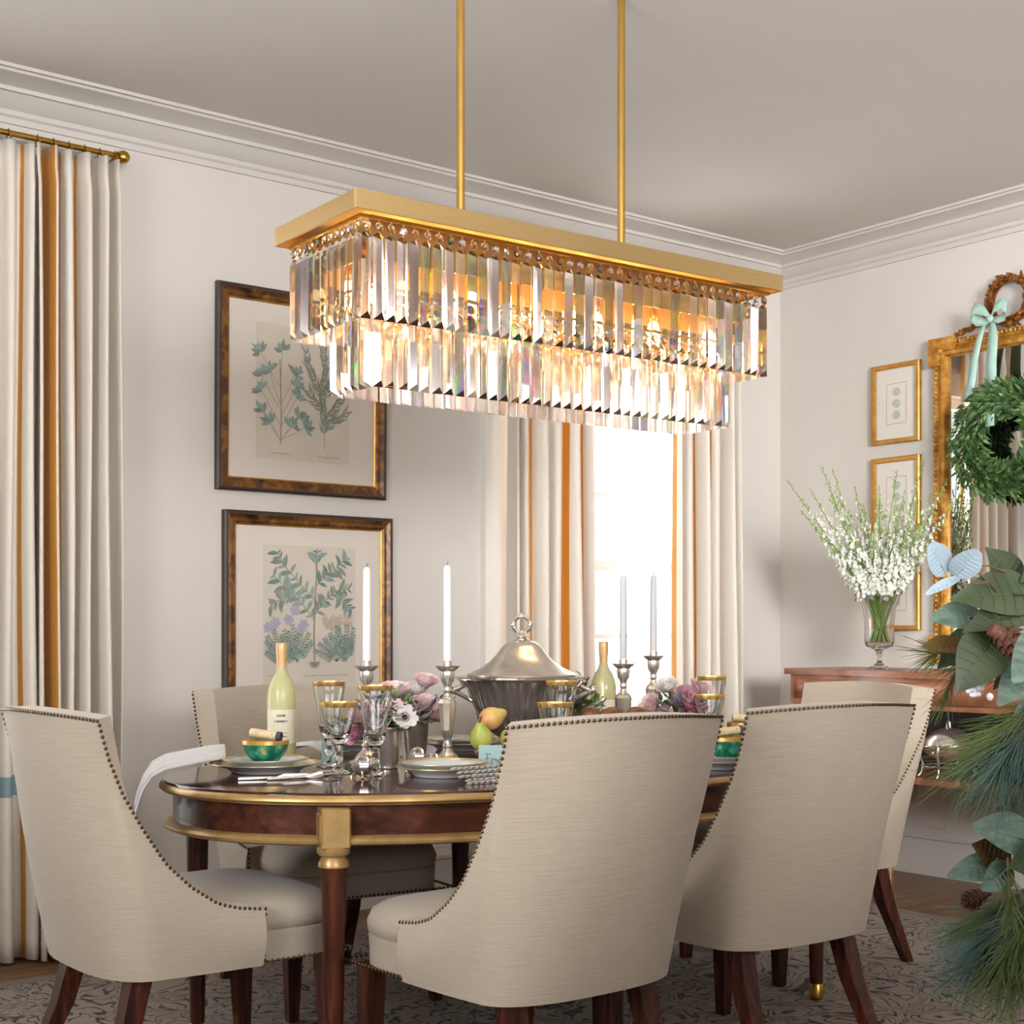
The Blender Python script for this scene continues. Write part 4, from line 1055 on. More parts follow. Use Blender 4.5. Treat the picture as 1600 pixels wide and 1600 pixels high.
julep('silver julep cup of flowers nearest the left glasses', on(606, 4.06), [('pink', (.018, .03, .055), .040), ('anemone', (.050, .045, .040), .040), ('white', (-.020, .045, .03), .034), ('pink', (-.065, .03, .045), .040), ('deep', (-.085, .02, .0), .036), ('pink', (.02, -.02, .115), .038), ('lilac', (-.035, .0, .08), .03)], 4,
      lab2='bouquet of pink roses and a white anemone with a dark centre')
julep('silver julep cup of flowers beside the fluted candlestick', on(650, 4.38), [('pink', (.03, .03, .06), .036), ('deep', (-.02, .03, .03), .036), ('white', (.0, .0, .105), .036), ('pink', (.03, .0, .13), .034), ('lilac', (-.05, .03, .08), .036), ('pink', (.055, .02, .03), .032)], 9,
      lab2='bouquet of pink and lilac flowers left of the fluted candlestick')
julep('silver julep cup hidden behind the middle chair back at the right', on(1062, 4.78), [('deep', (.028, .04, .052), .050), ('pink', (.07, .03, .09), .042), ('white', (-.045, .03, .10), .036), ('pink', (-.10, .03, .03), .042), ('deep', (.02, .05, .0), .036), ('lilac', (-.01, .05, .055), .024), ('pink', (-.055, .05, -.005), .036), ('deep', (.06, .03, .03), .04)], 15, greens=34, spread=1.1,
      lab2='bouquet of pink peonies and green leaves behind the middle chair back')
julep('silver julep cup hidden behind the tureen', on(896, 4.72), [('white', (-.03, .03, .05), .03), ('lilac', (.0, .03, .06), .028)], 21, greens=40, spread=1.35, buds=10,
      lab2='dark green leafy bouquet at the right of the tureen')
# ------------------------------------------------------------------ sideboard along the mirror wall
M['satin'] = ramp_mat('satinwood_mahogany', [(0.3, (118, 70, 50)), (0.5, (152, 98, 70)), (0.75, (180, 124, 90))], 3, 0.28, stretch=(6, 1.5, 6), dist=.5)
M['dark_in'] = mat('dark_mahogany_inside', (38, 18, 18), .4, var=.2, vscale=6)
SY0, SY1, SZ = 2.62, 4.63, .985        # y span (right end .. left end) and top height
sb = thing('sideboard', 'mahogany sideboard with a bowed front against the mirror wall', 'sideboard', (X1, (SY0 + SY1) / 2, 0))
HL = (SY1 - SY0) / 2
def front(y, inset=0.0):
    """distance of the front from the wall; serpentine bow in the middle"""
    t = abs(y) / HL
    return .50 + .09 * (1 - min(1, t / .72) ** 2) * (1 if t < .72 else 0) - inset
def slab(z0, z1, over=0.0, back=.03, y0=-1.0, y1=1.0, inset=0.0, n=40):
    m = MB(); vs = []; a, b = y0 * (HL + over), y1 * (HL + over)
    for z in (z0, z1):
        for k in range(n + 1):
            y = a + (b - a) * k / n; vs.append((-front(min(max(y, -HL), HL), inset) - over, y, z))
        vs.append((-back, b, z)); vs.append((-back, a, z))
    N_ = n + 3
    fs = [tuple(range(N_)), tuple(reversed(range(N_, 2 * N_)))] + [(k, N_ + k, N_ + (k + 1) % N_, (k + 1) % N_) for k in range(N_)]
    m.add(vs, fs); return m
slab(SZ - .028, SZ, .022).build('top', M['satin'], sb, angle=30)
slab(SZ - .165, SZ - .0285, 0.0, y0=-1, y1=1, inset=.0).build('frieze', M['satin'], sb, angle=30)
slab(.50, .525, .012).build('lower_shelf', M['satin'], sb, angle=30)
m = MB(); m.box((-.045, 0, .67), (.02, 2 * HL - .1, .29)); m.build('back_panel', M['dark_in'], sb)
for ya, yb in ((HL - .42, HL - .03), (-HL * .38, HL * .5 - .0), (-HL + .03, -HL + .42)):
    m = MB(); n = 14; vs = []
    for z in (SZ - .140, SZ - .048):
        for k in range(n + 1):
            y = ya + (yb - ya) * k / n; vs.append((-front(y) - .006, y, z))
    m.add(vs, [(k, k + 1, n + 2 + k, n + 1 + k) for k in range(n)]); d_ = m.build('drawer', M['satin'], sb)
    sl = d_.modifiers.new('thickness', 'SOLIDIFY'); sl.thickness = .008; sl.offset = 0
    for q in ((.5,) if yb - ya < .5 else (.25, .75)):
        y = ya + (yb - ya) * q; m = MB(); m.lathe([(.004, 0), (.006, .006), (.014, .012), (.016, .018), (.009, .024), (.001, .026)], 16, 0, Matrix.Translation((-front(y) - .010, y, SZ - .094)) @ Matrix.Rotation(-PI / 2, 4, 'Y'))
        m.build('knob', M['porcelain'], d_)
for yy in (-HL + .035, -HL * .40, HL * .40, HL - .035):
    for xx in (-front(yy) + .03, -.07):
        if xx == -.07 and abs(yy) < HL * .8: continue
        m = MB(); m.box((xx, yy, .67), (.05, .05, .30)); m.lathe([(.014, .0), (.02, .04), (.022, .06), (.016, .075), (.026, .46), (.03, .50)], 12, 0, Matrix.Translation((xx, yy, 0))); m.build('leg', M['satin'], sb)
# ---- silver chafing dish on the lower shelf
cx_, cy_ = at(1482, 6.2)
cf = thing('chafing_dish', 'small covered silver dish on legs on the sideboard shelf', 'serving dish', (cx_, cy_, .5256), math.radians(60))
MB().lathe([(.001, .085), (.06, .088), (.10, .11), (.112, .135), (.118, .14), (.118, .145), (.10, .145), (.001, .144)], 36).build('bowl', M['silver'], cf, angle=50)
ld = MB().lathe([(.104, .146), (.10, .165), (.08, .195), (.045, .215), (.001, .222)], 36).build('lid', M['silver'], cf, angle=60)
MB().tube([(-.018, 0, .220), (-.014, 0, .243), (.0, 0, .25), (.014, 0, .243), (.018, 0, .220)], .004, 8).build('lid_handle', M['silver'], ld)
for k in range(4):
    a = PI / 4 + k * PI / 2; c, s = math.cos(a), math.sin(a)
    MB().tube([(.118 * c, .118 * s, .142), (.128 * c, .128 * s, .10), (.112 * c, .112 * s, .06), (.118 * c, .118 * s, .02), (.13 * c, .13 * s, .0045)], [.007, .006, .004, .004, .007], 8).build('leg', M['silver'], cf)
m = MB(); m.tube([(.113 * math.cos(a), .113 * math.sin(a), .055) for a in [2 * PI * k / 32 for k in range(32)]], .003, 6, closed=True); m.build('ring', M['silver'], cf)
# ---- glass vase of white delphinium
M['delph_white'] = mat('white_floret', (236, 238, 226), .7, var=.04, vscale=30)
M['delph_green'] = mat('green_bud', (150, 176, 100), .7, var=.2, vscale=40)
M['stem_green'] = mat('fresh_stem', (128, 158, 76), .55, var=.2, vscale=20)
vx, vy = at(1374, 6.76)
vs_ = thing('glass_vase', 'clear footed glass vase on the left end of the sideboard', 'vase', (vx, vy, SZ + .0005))
MB().lathe([(.001, 0), (.055, 0), (.057, .004), (.03, .014), (.012, .03), (.010, .055), (.018, .065), (.012, .078), (.03, .092), (.062, .105), (.068, .13), (.068, .20), (.075, .28), (.098, .345), (.0955, .345), (.072, .28), (.065, .20), (.064, .13), (.055, .112), (.001, .108)], 36).build('vessel', M['glass'], vs_, angle=50)
dl = thing('delphinium_bunch', 'tall spray of white and green delphinium in the glass vase', 'flowers', (vx, vy, SZ + .12))
rr = random.Random(31)
tips = [(-.47, .86), (-.34, .83), (-.30, .93), (-.24, .80), (-.20, .94), (-.13, .84), (-.10, .75), (-.02, .78), (.03, .86), (.10, .93), (.13, .83), (.16, .78), (.20, .96), (.24, .82), (.31, .88), (.36, .80), (-.40, .72), (.28, .70), (-.17, .68), (.06, .70), (.18, .66), (-.06, .62), (-.27, .64)]
for i, (tx, tz) in enumerate(tips):
    dep = rr.uniform(-.13, .13); off = RT * (tx * .98) + FW * dep
    b0 = Vector((-off.x * .07 + rr.uniform(-.03, .03), -off.y * .07 + rr.uniform(-.03, .03), .0))
    tip = Vector((off.x, off.y, tz * .98 - .12 + .03)); mid = b0.lerp(tip, .3) * 1.0; mid = Vector((off.x * .13 + rr.uniform(-.02, .02), off.y * .13 + rr.uniform(-.02, .02), .24))
    def pt(t): return b0 * (1 - t) ** 2 + mid * (2 * t * (1 - t)) + tip * t * t
    m = MB(); pts = [pt(k / 10) for k in range(11)]
    m.tube(pts, [.0062 - .0048 * k / 10 for k in range(11)], 6)
    st = m.build('stem', M['stem_green'], dl)
    m = MB(); t = .44
    while t < 1.0:
        p = pt(t); s = (1 - t) / .56; n = 1 + int(s * 2.2 + rr.random())
        for q in range(n):
            g = rr.uniform(0, 2 * PI); o = Vector((math.cos(g), math.sin(g), rr.uniform(-.3, .5))); R_ = .006 + .036 * min(1, s * 1.3) * rr.uniform(.5, 1.1)
            c = p + o * R_
            sz = .0045 + .0105 * min(1, s * 1.25) * rr.uniform(.7, 1.15)
            if s > .28 + rr.uniform(-.15, .15):
                for h in range(5):
                    gg = h * 2 * PI / 5 + R_ * 99; d = Vector((math.cos(gg), math.sin(gg), 0)); d = (d.cross(o) + o * .35)
                    if d.length > .1: m.leaf(c, d, o, sz * 1.5, sz * 1.3, curl=.1, mi=0, n=2)
            else: m.sphere(c, sz * .75, 6, 4, mi=1, sc=(.8, .8, 1.3))
            m.tube([p, c], .0009, 3, mi=1, cap=False)
        t += .0125
    m.build('florets', [M['delph_white'], M['delph_green']], st, angle=80)
# ------------------------------------------------------------------ small framed prints on the mirror wall
M['egg'] = mat('printed_pale_green_egg', (184, 192, 176), .9, var=.12, vscale=60)
M['egg_line'] = mat('printed_mauve_border', (150, 128, 138), .9, var=.05)
def small_frame(label, zc):
    w, h = .285, .388
    t = thing('small_framed_print', label, 'picture', (X1, 4.39, zc), -PI / 2, group='small gilt framed prints stacked on the mirror wall')
    t.rotation_euler = (0, 0, PI / 2 * -1)
    frame_mb(w, h, [(0, .002, 0), (0, .020, 0), (.004, .024, 0), (.020, .022, 0), (.024, .014, 0), (.024, .004, 0)]).build('frame', M['frame_gilt'], t, angle=25)
    m = MB(); m.box((0, -.005, 0), (w - .04, .006, h - .04)); m.build('mount', M['mount2'], t)
    m = MB(); a, b = .058, .098
    for p, q in (((-a, -b), (a, -b)), ((a, -b), (a, b)), ((a, b), (-a, b)), ((-a, b), (-a, -b))): flat_line(m, [p, q], .0022, 0, -.0085)
    for k in (-1, 0, 1):
        m.poly([(.025 * math.cos(g), -.0088, k * .056 + .021 * math.sin(g) * (1 + .1 * math.cos(g))) for g in [2 * PI * q / 20 for q in range(20)]], 1)
    m.build('print', [M['egg_line'], M['egg']], t)
M['mount2'] = mat('white_mount', (226, 220, 212), .9, var=.01)
small_frame('small gilt-framed print of three eggs, topmost of the stack of three', 2.27)
small_frame('small gilt-framed print half behind the delphinium, middle of the stack of three', 1.815)
small_frame('small gilt-framed print lowest of the stack of three beside the glass vase', 1.36)
# ------------------------------------------------------------------ gilt mirror with a wreath
M['giltm'] = ramp_mat('carved_gilt', [(0.3, (150, 98, 30)), (0.5, (196, 138, 54)), (0.7, (226, 178, 92))], 26, .35, .3, bump=.4)
M['gilt_dark'] = ramp_mat('dark_carved_gilt', [(0.3, (92, 52, 20)), (0.55, (150, 92, 38)), (0.75, (200, 140, 64))], 40, .4, .5, bump=.4)
M['mirror'] = mat('mirror_silvering', (232, 232, 230), .02, 1.0)
MYC, MZ0, MZ1, MW = 3.755, 1.02, 2.53, .82
mr = thing('wall_mirror', 'tall gilt mirror with a carved wreath crest hung on the right wall', 'mirror', (X1, MYC, 0), -PI / 2)
hz = (MZ1 + MZ0) / 2; hh = MZ1 - MZ0
fm = frame_mb(MW, hh, [(0, .002, 0), (0, .018, 0), (.004, .024, 0), (.024, .024, 0), (.028, .022, 0), (.04, .034, 0), (.06, .046, 0), (.074, .042, 0), (.08, .03, 0), (.085, .012, 0)])
fm.v = [(a, b, c + hz) for a, b, c in fm.v]; fm.build('frame', M['giltm'], mr, angle=30)
m = MB()
for k in range(66):
    z = MZ0 + .012 + (hh - .024) * k / 65
    for s in (-1, 1): m.sphere((s * (MW / 2 - .013), -.027, z), .0105, 8, 5, sc=(1.15, .9, .95))
for k in range(36):
    for z in (MZ0 + .014, MZ1 - .014): m.sphere((-MW / 2 + .02 + (MW - .04) * k / 35, -.038, z), .0085, 6, 4, sc=(.9, .8, 1.2))
for sx in (-1, 1):
    for z, s2 in ((MZ1, -1), (MZ0, 1)):
        m.box((sx * (MW / 2 - .02), -.03, z + s2 * .056), (.066, .034, .13)); m.box((sx * (MW / 2 - .062), -.031, z + s2 * .021), (.14, .030, .061)); m.sphere((sx * (MW / 2 - .055), -.05, z + s2 * .055), .017, 10, 6)
m.build('beading', M['giltm'], mr)
m = MB(); m.box((0, -.012, hz), (MW - .16, .006, hh - .16)); m.build('mirror_glass', M['mirror'], mr)
m = MB(); rr = random.Random(6); cz = MZ1 + .125
for k in range(120):
    a = 2 * PI * k / 120; c = Vector((.098 * math.cos(a), -.035 + rr.uniform(-.012, .008), cz + .098 * math.sin(a)))
    d = Vector((-math.sin(a), rr.uniform(-.5, .2), math.cos(a))) + Vector((math.cos(a), 0, math.sin(a))) * rr.uniform(-.8, .9)
    m.leaf(c, d, (0, -1, 0), rr.uniform(.035, .055), .022, curl=.2, fold=.3)
    if k % 3 == 0: m.sphere(c + Vector((rr.uniform(-.015, .015), -.012, rr.uniform(-.015, .015))), .010, 7, 5)
for s in (-1, 1):
    for k in range(44):
        t = k / 43; c = Vector((s * (.06 + .20 * t), -.04, MZ1 + .012 + .055 * (1 - t) ** 2)); m.leaf(c, (s * 1.0, rr.uniform(-.4, .1), rr.uniform(-.4, .9)), (0, -1, .2), .05 - .02 * t, .018, curl=.3, fold=.3)
m.tube([(.098 * math.cos(a), -.02, cz + .098 * math.sin(a)) for a in [2 * PI * k / 30 for k in range(30)]], .014, 8, closed=True)
m.build('crest', M['gilt_dark'], mr)
# wreath hanging in front of the glass
M['box_leaf'] = mat('boxwood_leaf', (62, 94, 46), .45, var=.5, vscale=25)
M['box_leaf2'] = mat('boxwood_leaf_light', (104, 134, 72), .45, var=.35, vscale=25)
WZ, WR = 2.015, .19
wr = thing('boxwood_wreath', 'round green boxwood wreath hanging in front of the mirror', 'wreath', (X1 - .095, MYC - .02, WZ), -PI / 2)
MB().tube([(WR * math.cos(a), 0, WR * math.sin(a)) for a in [2 * PI * k / 40 for k in range(40)]], .03, 8, closed=True).build('wreath_ring', M['box_leaf'], wr)
m = MB(); rr = random.Random(14)
for k in range(2600):
    a = rr.uniform(0, 2 * PI); ph = rr.uniform(0, 2 * PI); rad = rr.uniform(.03, .085)
    er = Vector((math.cos(a), 0, math.sin(a))); o = er * math.cos(ph) + Vector((0, -1, 0)) * abs(math.sin(ph)) * .62
    c = er * WR + o * rad
    if c.y > .03: c.y = .03
    d = o + Vector((-math.sin(a), 0, math.cos(a))) * .8 + Vector((rr.uniform(-.5, .5), rr.uniform(-.5, .3), rr.uniform(-.5, .5)))
    m.leaf(c, d, (rr.uniform(-1, 1), -1, rr.uniform(-1, 1)), rr.uniform(.026, .044), rr.uniform(.011, .017), curl=.2, fold=.15, mi=rr.choice([0, 0, 0, 1]), n=3)
m.build('leaves', [M['box_leaf'], M['box_leaf2']], wr, angle=80)
# ribbon: loop over the crest, bow, two tails
M['ribbon'] = mat('pale_aqua_ribbon', (164, 200, 188), .45, var=.08, vscale=30, **{'Sheen Weight': .3})
rb = thing('ribbon', 'pale aqua ribbon bow tied to the mirror crest, holding the wreath', 'ribbon', (X1 - .075, MYC + .045, MZ1 + .01), -PI / 2)
def band(m, pts, wd, wv=(1, 0, 0)):
    P = [Vector(p) for p in pts]; vs = []; fs = []; wv = Vector(wv)
    for i, p in enumerate(P):
        w_ = wd[i] if isinstance(wd, (list, tuple)) else wd
        vs += [tuple(p - wv * w_ / 2), tuple(p + Vector((0, -.004, 0))), tuple(p + wv * w_ / 2)]
    for i in range(len(P) - 1):
        a = i * 3; fs += [(a, a + 1, a + 4, a + 3), (a + 1, a + 2, a + 5, a + 4)]
    m.add(vs, fs)
def rbuild(name, pts, wd, wv=(1, 0, 0), par=None):
    m = MB(); band(m, pts, wd, wv); o = m.build(name, M['ribbon'], par or rb, angle=80); s = o.modifiers.new('thickness', 'SOLIDIFY'); s.thickness = .0015
    return o
rbuild('tail', [(-.0, -.02, .03), (.012, -.03, -.06), (.004, -.034, -.18), (.014, -.04, -.30), (.004, -.05, -.38), (.008, -.052, -.46)], [.02, .05, .055, .05, .055, .05])
rbuild('tail', [(-.03, -.02, .03), (-.06, -.028, -.05), (-.085, -.03, -.14), (-.10, -.03, -.24), (-.13, -.03, -.33)], [.018, .03, .04, .045, .06])
for s in (-1, 1):
    rbuild('bow_loop', [(0, -.03, .03), (s * .03, -.045, .07), (s * .07, -.05, .085), (s * .09, -.045, .06), (s * .075, -.03, .03), (s * .03, -.025, .018), (0, -.025, .025)], [.02, .045, .055, .055, .05, .035, .02], (0, .2, 1))
m = MB(); m.sphere((0, -.036, .028), .016, 12, 8, sc=(1, .8, 1.1)); m.build('knot', M['ribbon'], rb)
# ------------------------------------------------------------------ garland on the cased opening at the right edge
M['magnolia'] = mat('magnolia_leaf_green', (50, 62, 38), .38, var=.45, vscale=12)
M['magnolia_back'] = mat('magnolia_leaf_bronze', (92, 68, 28), .6, var=.2, vscale=14)
M['sage'] = mat('sage_leaf', (84, 104, 92), .65, var=.4, vscale=22, stretch=(1, 1, 5))
M['euca'] = mat('blue_eucalyptus', (152, 168, 178), .6, var=.06, vscale=20)
M['vein_magnolia'] = mat('magnolia_vein', (72, 84, 52), .5, var=.1)
M['vein_magnolia_back'] = mat('bronze_leaf_vein', (108, 82, 38), .6, var=.1)
M['vein_sage'] = mat('sage_vein', (106, 126, 114), .6, var=.1)
M['vein_euca'] = mat('eucalyptus_vein', (158, 178, 190), .6, var=.1)
M['pine'] = mat('pine_needles', (72, 88, 36), .6, var=.4, vscale=16)
M['pine2'] = mat('blue_pine_needles', (58, 82, 76), .6, var=.3, vscale=16)
M['cone'] = mat('pine_cone_scale', (84, 50, 34), .7, var=.35, vscale=40)
M['twig'] = mat('garland_twig', (96, 70, 46), .8, var=.2, vscale=20)
M['snow'] = mat('white_berry', (226, 226, 230), .5, var=.05)
gx, gy = at(1668, 2.42)
struct('trim_3', MB().box((gx + RT.x * .13, gy + RT.y * .13, ZC / 2), (.16, .16, ZC - .002)), M['trim'], 'white cased pillar just beyond the right border of the photo, holding the garland', 'pillar')
gl = thing('hanging_garland', 'garland of magnolia, eucalyptus and pine hanging at the right edge', 'garland', (gx, gy, 0))
def G_(px, py, Z): 
    x, y = at(px, Z); return Vector((x - gx, y - gy, EYE - (py - 990) / FPX * Z))
MB().tube([G_(1668 + 14 * math.sin(k), 780 + 45 * k, 2.42 + .02 * math.cos(k * 1.7)) for k in range(18)], .014, 8).build('stem', M['twig'], gl)
VIEW = Vector((-FW.x, -FW.y, 0))
def big_leaf(name, mt, base, tip, w, nrm=(0, 0, 0), curl=.12, fold=.25, Z=2.4, Z2=None, shape=None, label=None):
    a = G_(base[0], base[1], Z); b = G_(tip[0], tip[1], Z2 or Z - .06); d = b - a
    m = MB(); nn = VIEW + Vector(nrm)
    m.leaf(a, d, nn, d.length, w, curl=curl, fold=fold, n=10, shape=shape or (lambda t: math.sin(PI * min(.99, max(.01, t ** .8))) ** 1.0))
    m.tube([a, a.lerp(b, .35) + VIEW * .002], .0018, 5)
    # veins follow the surface of the blade
    L = d.length; dd = d.normalized(); sd = dd.cross(nn).normalized(); n3 = sd.cross(dd).normalized(); sh = shape or (lambda t: math.sin(PI * min(.99, max(.01, t ** .8))))
    def sf(t, s_): wd = w / 2 * sh(t) * s_; return a + dd * (L * t) - n3 * (curl * L * t * t) + sd * wd + n3 * (fold * abs(wd) + .0008)
    m.tube([sf(k / 10, 0) for k in range(10)], [.0014 - .0011 * k / 9 for k in range(10)], 4, 1)
    for k in range(1, 8):
        for s_ in (-1, 1):
            t0 = k / 9; m.tube([sf(t0 + .09 * q, s_ * .9 * q) for q in (0, .33, .66, 1)], [.0007, .0006, .0005, .0003], 3, 1, cap=False)
    o = m.build(name, [M[mt], M['vein_' + mt]], gl, angle=80, label=label)
    return o
rnd = lambda t: math.sin(PI * min(.985, max(.02, t ** .9))) ** .75
BR = 'bronze underside of a magnolia leaf'
for nm, mt, b, t_, w, nr, cl, Z in (
    ('eucalyptus_leaf', 'euca', (1478, 896), (1455, 852), .044, (0, 0, 0), .05, 2.30), ('eucalyptus_leaf', 'euca', (1491, 900), (1528, 862), .046, (0, 0, .1), .05, 2.30), ('eucalyptus_leaf', 'euca', (1500, 902), (1452, 922), .018, (.2, 0, .8), .1, 2.30),
    ('magnolia_leaf', 'magnolia', (1590, 925), (1552, 858), .066, (.4, .2, 0), .15, 2.42), ('magnolia_leaf', 'magnolia', (1628, 930), (1498, 925), .088, (0, 0, .5), .15, 2.38), ('magnolia_leaf', 'magnolia', (1625, 950), (1515, 968), .07, (.2, 0, .9), .2, 2.36),
    ('sage_leaf', 'sage', (1540, 965), (1460, 962), .056, (0, .1, .5), .1, 2.40), ('magnolia_leaf', 'magnolia_back', (1510, 1005), (1434, 1018), .040, (0, 0, .7), -.1, 2.40),
    ('magnolia_leaf', 'magnolia', (1556, 985), (1500, 1078), .085, (-.3, .1, -.2), .1, 2.34), ('magnolia_leaf', 'magnolia', (1540, 985), (1470, 1036), .06, (0, 0, .6), .12, 2.44), ('magnolia_leaf', 'magnolia_back', (1600, 1000), (1560, 1075), .055, (.4, 0, .1), .1, 2.40),
    ('sage_leaf', 'sage', (1622, 1010), (1566, 1098), .06, (.2, .2, .1), .1, 2.34), ('sage_leaf', 'sage', (1640, 985), (1590, 1060), .07, (0, .1, .1), .12, 2.30), ('magnolia_leaf', 'magnolia', (1640, 880), (1600, 905), .05, (.1, 0, .3), .1, 2.42),
    ('sage_leaf', 'sage', (1622, 1320), (1534, 1286), .075, (0, .1, .5), .15, 2.36), ('magnolia_leaf', 'magnolia_back', (1580, 1345), (1514, 1318), .066, (.1, 0, .1), -.05, 2.40), ('sage_leaf', 'sage', (1570, 1350), (1494, 1360), .05, (0, .1, .5), .2, 2.38), ('sage_leaf', 'sage', (1580, 1352), (1540, 1388), .05, (.2, .1, .2), .1, 2.35),
    ('magnolia_leaf', 'magnolia', (1635, 1290), (1565, 1262), .06, (0, 0, .3), .1, 2.44), ('magnolia_leaf', 'magnolia', (1640, 1340), (1582, 1352), .07, (.1, 0, .4), .1, 2.34), ('magnolia_leaf', 'magnolia', (1645, 1385), (1590, 1330), .06, (.1, 0, .2), .1, 2.40), ('sage_leaf', 'sage', (1650, 1090), (1590, 1120), .06, (.1, 0, .2), .1, 2.40)):
    big_leaf(nm, mt, b, t_, w, nr, cl, .25, Z, shape=(lambda t: math.sin(PI * min(.97, max(.03, t))) ** .5) if mt == 'euca' else rnd if nm != 'magnolia_leaf' else None, label=BR if mt == 'magnolia_back' else None)
def pine(base, tip, n, L, mt, Z, rr, droop=.3):
    a = G_(base[0], base[1], Z); b = G_(tip[0], tip[1], Z - .02); d = (b - a).normalized()
    m = MB(); m.tube([a, b], [.003, .0015], 5, mi=1)
    for k in range(n):
        t = rr.random() ** .8; p = a.lerp(b, t); s1 = d.orthogonal().normalized(); s2 = d.cross(s1); g = rr.uniform(0, 2 * PI)
        dr = (d * rr.uniform(.5, 1.3) + (s1 * math.cos(g) + s2 * math.sin(g)) * rr.uniform(.25, .75) + Vector((0, 0, -droop * rr.random()))).normalized()
        l = L * rr.uniform(.6, 1.1)
        m.tube([p, p + dr * l * .5, p + dr * l + Vector((0, 0, -.012 * droop))], [.00075, .0007, .0002], 3, cap=False)
    m.build('pine_sprig', [M[mt], M['twig']], gl, angle=80)
rr = random.Random(77)
for b, t_, n, L, mt, Z in (((1570, 1060), (1500, 1030), 60, .09, 'pine', 2.44), ((1520, 1010), (1455, 1022), 50, .08, 'pine', 2.48), ((1500, 1030), (1478, 1090), 40, .07, 'pine', 2.5), ((1575, 940), (1520, 985), 70, .08, 'pine', 2.46),
    ((1640, 1090), (1560, 1150), 150, .12, 'pine', 2.42), ((1630, 1080), (1540, 1180), 150, .12, 'pine', 2.36), ((1620, 1110), (1560, 1200), 130, .12, 'pine2', 2.34), ((1640, 1130), (1600, 1200), 120, .12, 'pine2', 2.40), ((1600, 1120), (1510, 1200), 110, .11, 'pine', 2.42), ((1640, 1180), (1585, 1215), 90, .11, 'pine', 2.44),
    ((1600, 1390), (1540, 1440), 130, .12, 'pine', 2.40), ((1620, 1400), (1530, 1480), 150, .12, 'pine2', 2.36), ((1620, 1410), (1560, 1510), 150, .12, 'pine', 2.34), ((1640, 1420), (1600, 1490), 130, .12, 'pine2', 2.42), ((1590, 1400), (1510, 1450), 110, .11, 'pine2', 2.44), ((1600, 1430), (1520, 1510), 120, .12, 'pine2', 2.38), ((1575, 1340), (1578, 1420), 60, .06, 'pine', 2.32), ((1640, 1380), (1600, 1440), 90, .12, 'pine', 2.36), ((1640, 1460), (1580, 1530), 110, .12, 'pine', 2.38)):
    pine(b, t_, n, L, mt, Z, rr)
def cone(px, py, Z, L, d):
    c = G_(px, py, Z); d = Vector(d).normalized(); s1 = d.orthogonal().normalized(); s2 = d.cross(s1); m = MB()
    m.tube([c, c + d * L * .5, c + d * L], [L * .16, L * .2, L * .05], 8)
    for k in range(64):
        t = k / 64; g = k * 2.39996; r = L * .34 * math.sin(PI * (.15 + .8 * t)) ; o = s1 * math.cos(g) + s2 * math.sin(g)
        m.leaf(c + d * L * t + o * r * .25, o + d * .45, d, r * .95, r * .75, curl=-.15, fold=.25, n=2, shape=lambda q: .5 + .5 * q)
    m.build('pine_cone', M['cone'], gl, angle=60)
cone(1548, 982, 2.30, .075, tuple(RT.x * .8 if i == 0 else (RT.y * .8 if i == 1 else -.5) for i in range(3)))
cone(1545, 1392, 2.33, .05, (-RT.x * .7, -RT.y * .7, -.4))
m = MB()
for k in range(9):
    p = G_(1522 + rr.uniform(-12, 14), 1082 + rr.uniform(-7, 7), 2.33); m.sphere(p, .0045, 8, 6)
    m.tube([G_(1548, 1060, 2.38), p], .0008, 4)
m.build('berry_sprig', M['snow'], gl)
m = MB()
for a_, b_ in (((1600, 905), (1490, 890)), ((1560, 930), (1500, 902)), ((1590, 960), (1500, 915))): m.tube([G_(a_[0], a_[1], 2.40), G_((a_[0] + b_[0]) / 2, min(a_[1], b_[1]) - 6, 2.34), G_(b_[0], b_[1], 2.30)], .0016, 5)
m.build('eucalyptus_stem', M['twig'], gl)
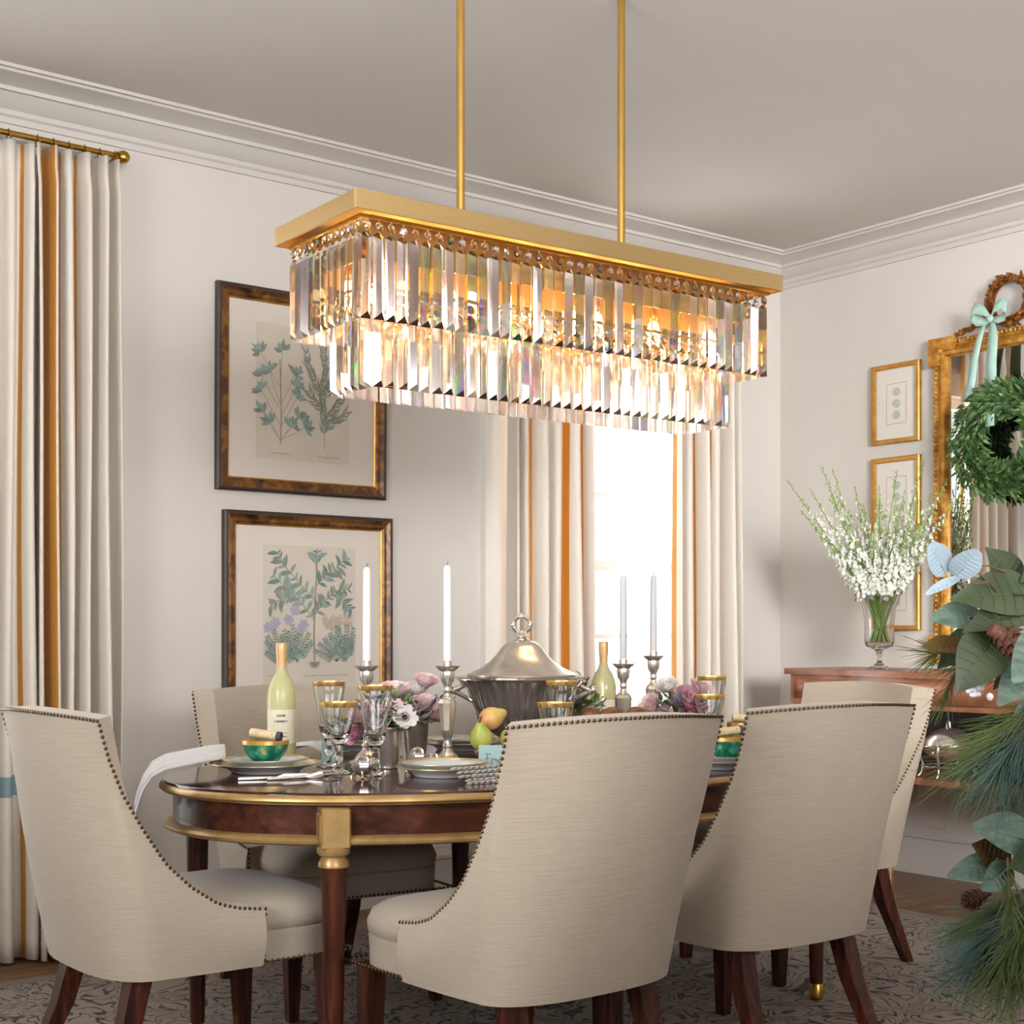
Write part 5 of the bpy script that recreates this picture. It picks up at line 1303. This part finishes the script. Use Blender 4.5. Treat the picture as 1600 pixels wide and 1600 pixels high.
# ------------------------------------------------------------------ light
w = bpy.data.worlds.new('daylight'); sc.world = w; w.use_nodes = True
nt = w.node_tree; N = nt.nodes; L = nt.links
bg = N['Background']; bg.inputs['Strength'].default_value = 1.6
tc = N.new('ShaderNodeTexCoord'); nz = N.new('ShaderNodeTexNoise'); nz.inputs['Scale'].default_value = 14; nz.inputs['Detail'].default_value = 5
cr = N.new('ShaderNodeValToRGB'); cr.color_ramp.elements[0].position = .32; cr.color_ramp.elements[0].color = (.55, .58, .55, 1); cr.color_ramp.elements[1].position = .52; cr.color_ramp.elements[1].color = (.95, .98, 1, 1)
L.new(tc.outputs['Generated'], nz.inputs['Vector']); L.new(nz.outputs['Fac'], cr.inputs[0]); L.new(cr.outputs[0], bg.inputs['Color'])
def area(name, loc, target, sx, sy, power, col=(1, .97, .93), spread=180):
    l = bpy.data.lights.new(name, 'AREA'); l.shape = 'RECTANGLE'; l.size = sx; l.size_y = sy; l.energy = power; l.color = col; l.spread = math.radians(spread)
    o = bpy.data.objects.new(name, l); C.objects.link(o); o.location = loc
    o.rotation_euler = (Vector(target) - Vector(loc)).to_track_quat('-Z', 'Y').to_euler()
    return o
area('daylight_front_window', (1.2, -2.7, 2.2), (2.6, 4.0, 2.35), 4.6, 1.2, 30, (1, .985, .97), spread=52)
area('fill_right_wall', (2.0, -2.6, 2.2), (5.8, 3.7, 1.75), 1.6, 1.2, 36, (1, .985, .97), spread=46)  # added area light to brighten the mirror wall; there is no side window
area('fill_from_left', (-1.9, 1.9, 1.9), (4.5, 3.4, 1.8), 2.6, 1.5, 70, (1, .985, .97), spread=90)  # added lamp before the windowless left wall, lights the wall opposite
area('daylight_far_window', (4.6, 5.5, 1.6), (4.2, 3.0, 1.0), 1.3, 2.1, 65, (1, .99, .98))
area('daylight_second_window', (.7, 5.5, 1.6), (1.0, 3.0, 1.0), 1.3, 2.1, 45, (1, .99, .98))
area('ceiling_fill', (1.2, .4, 2.0), (2.0, 1.8, 3.1), 2.2, 2.2, 62, (1, .98, .96), spread=150)  # unseen lamp pointing up, added to brighten the ceiling
sc.view_settings.view_transform = 'Standard'; sc.view_settings.look = 'None'; sc.view_settings.exposure = -0.13
cy = sc.cycles
cy.max_bounces = 20; cy.transmission_bounces = 20; cy.glossy_bounces = 6; cy.diffuse_bounces = 4; cy.transparent_max_bounces = 12
cy.sample_clamp_indirect = 6; cy.caustics_refractive = True; cy.caustics_reflective = False; cy.blur_glossy = 0.5
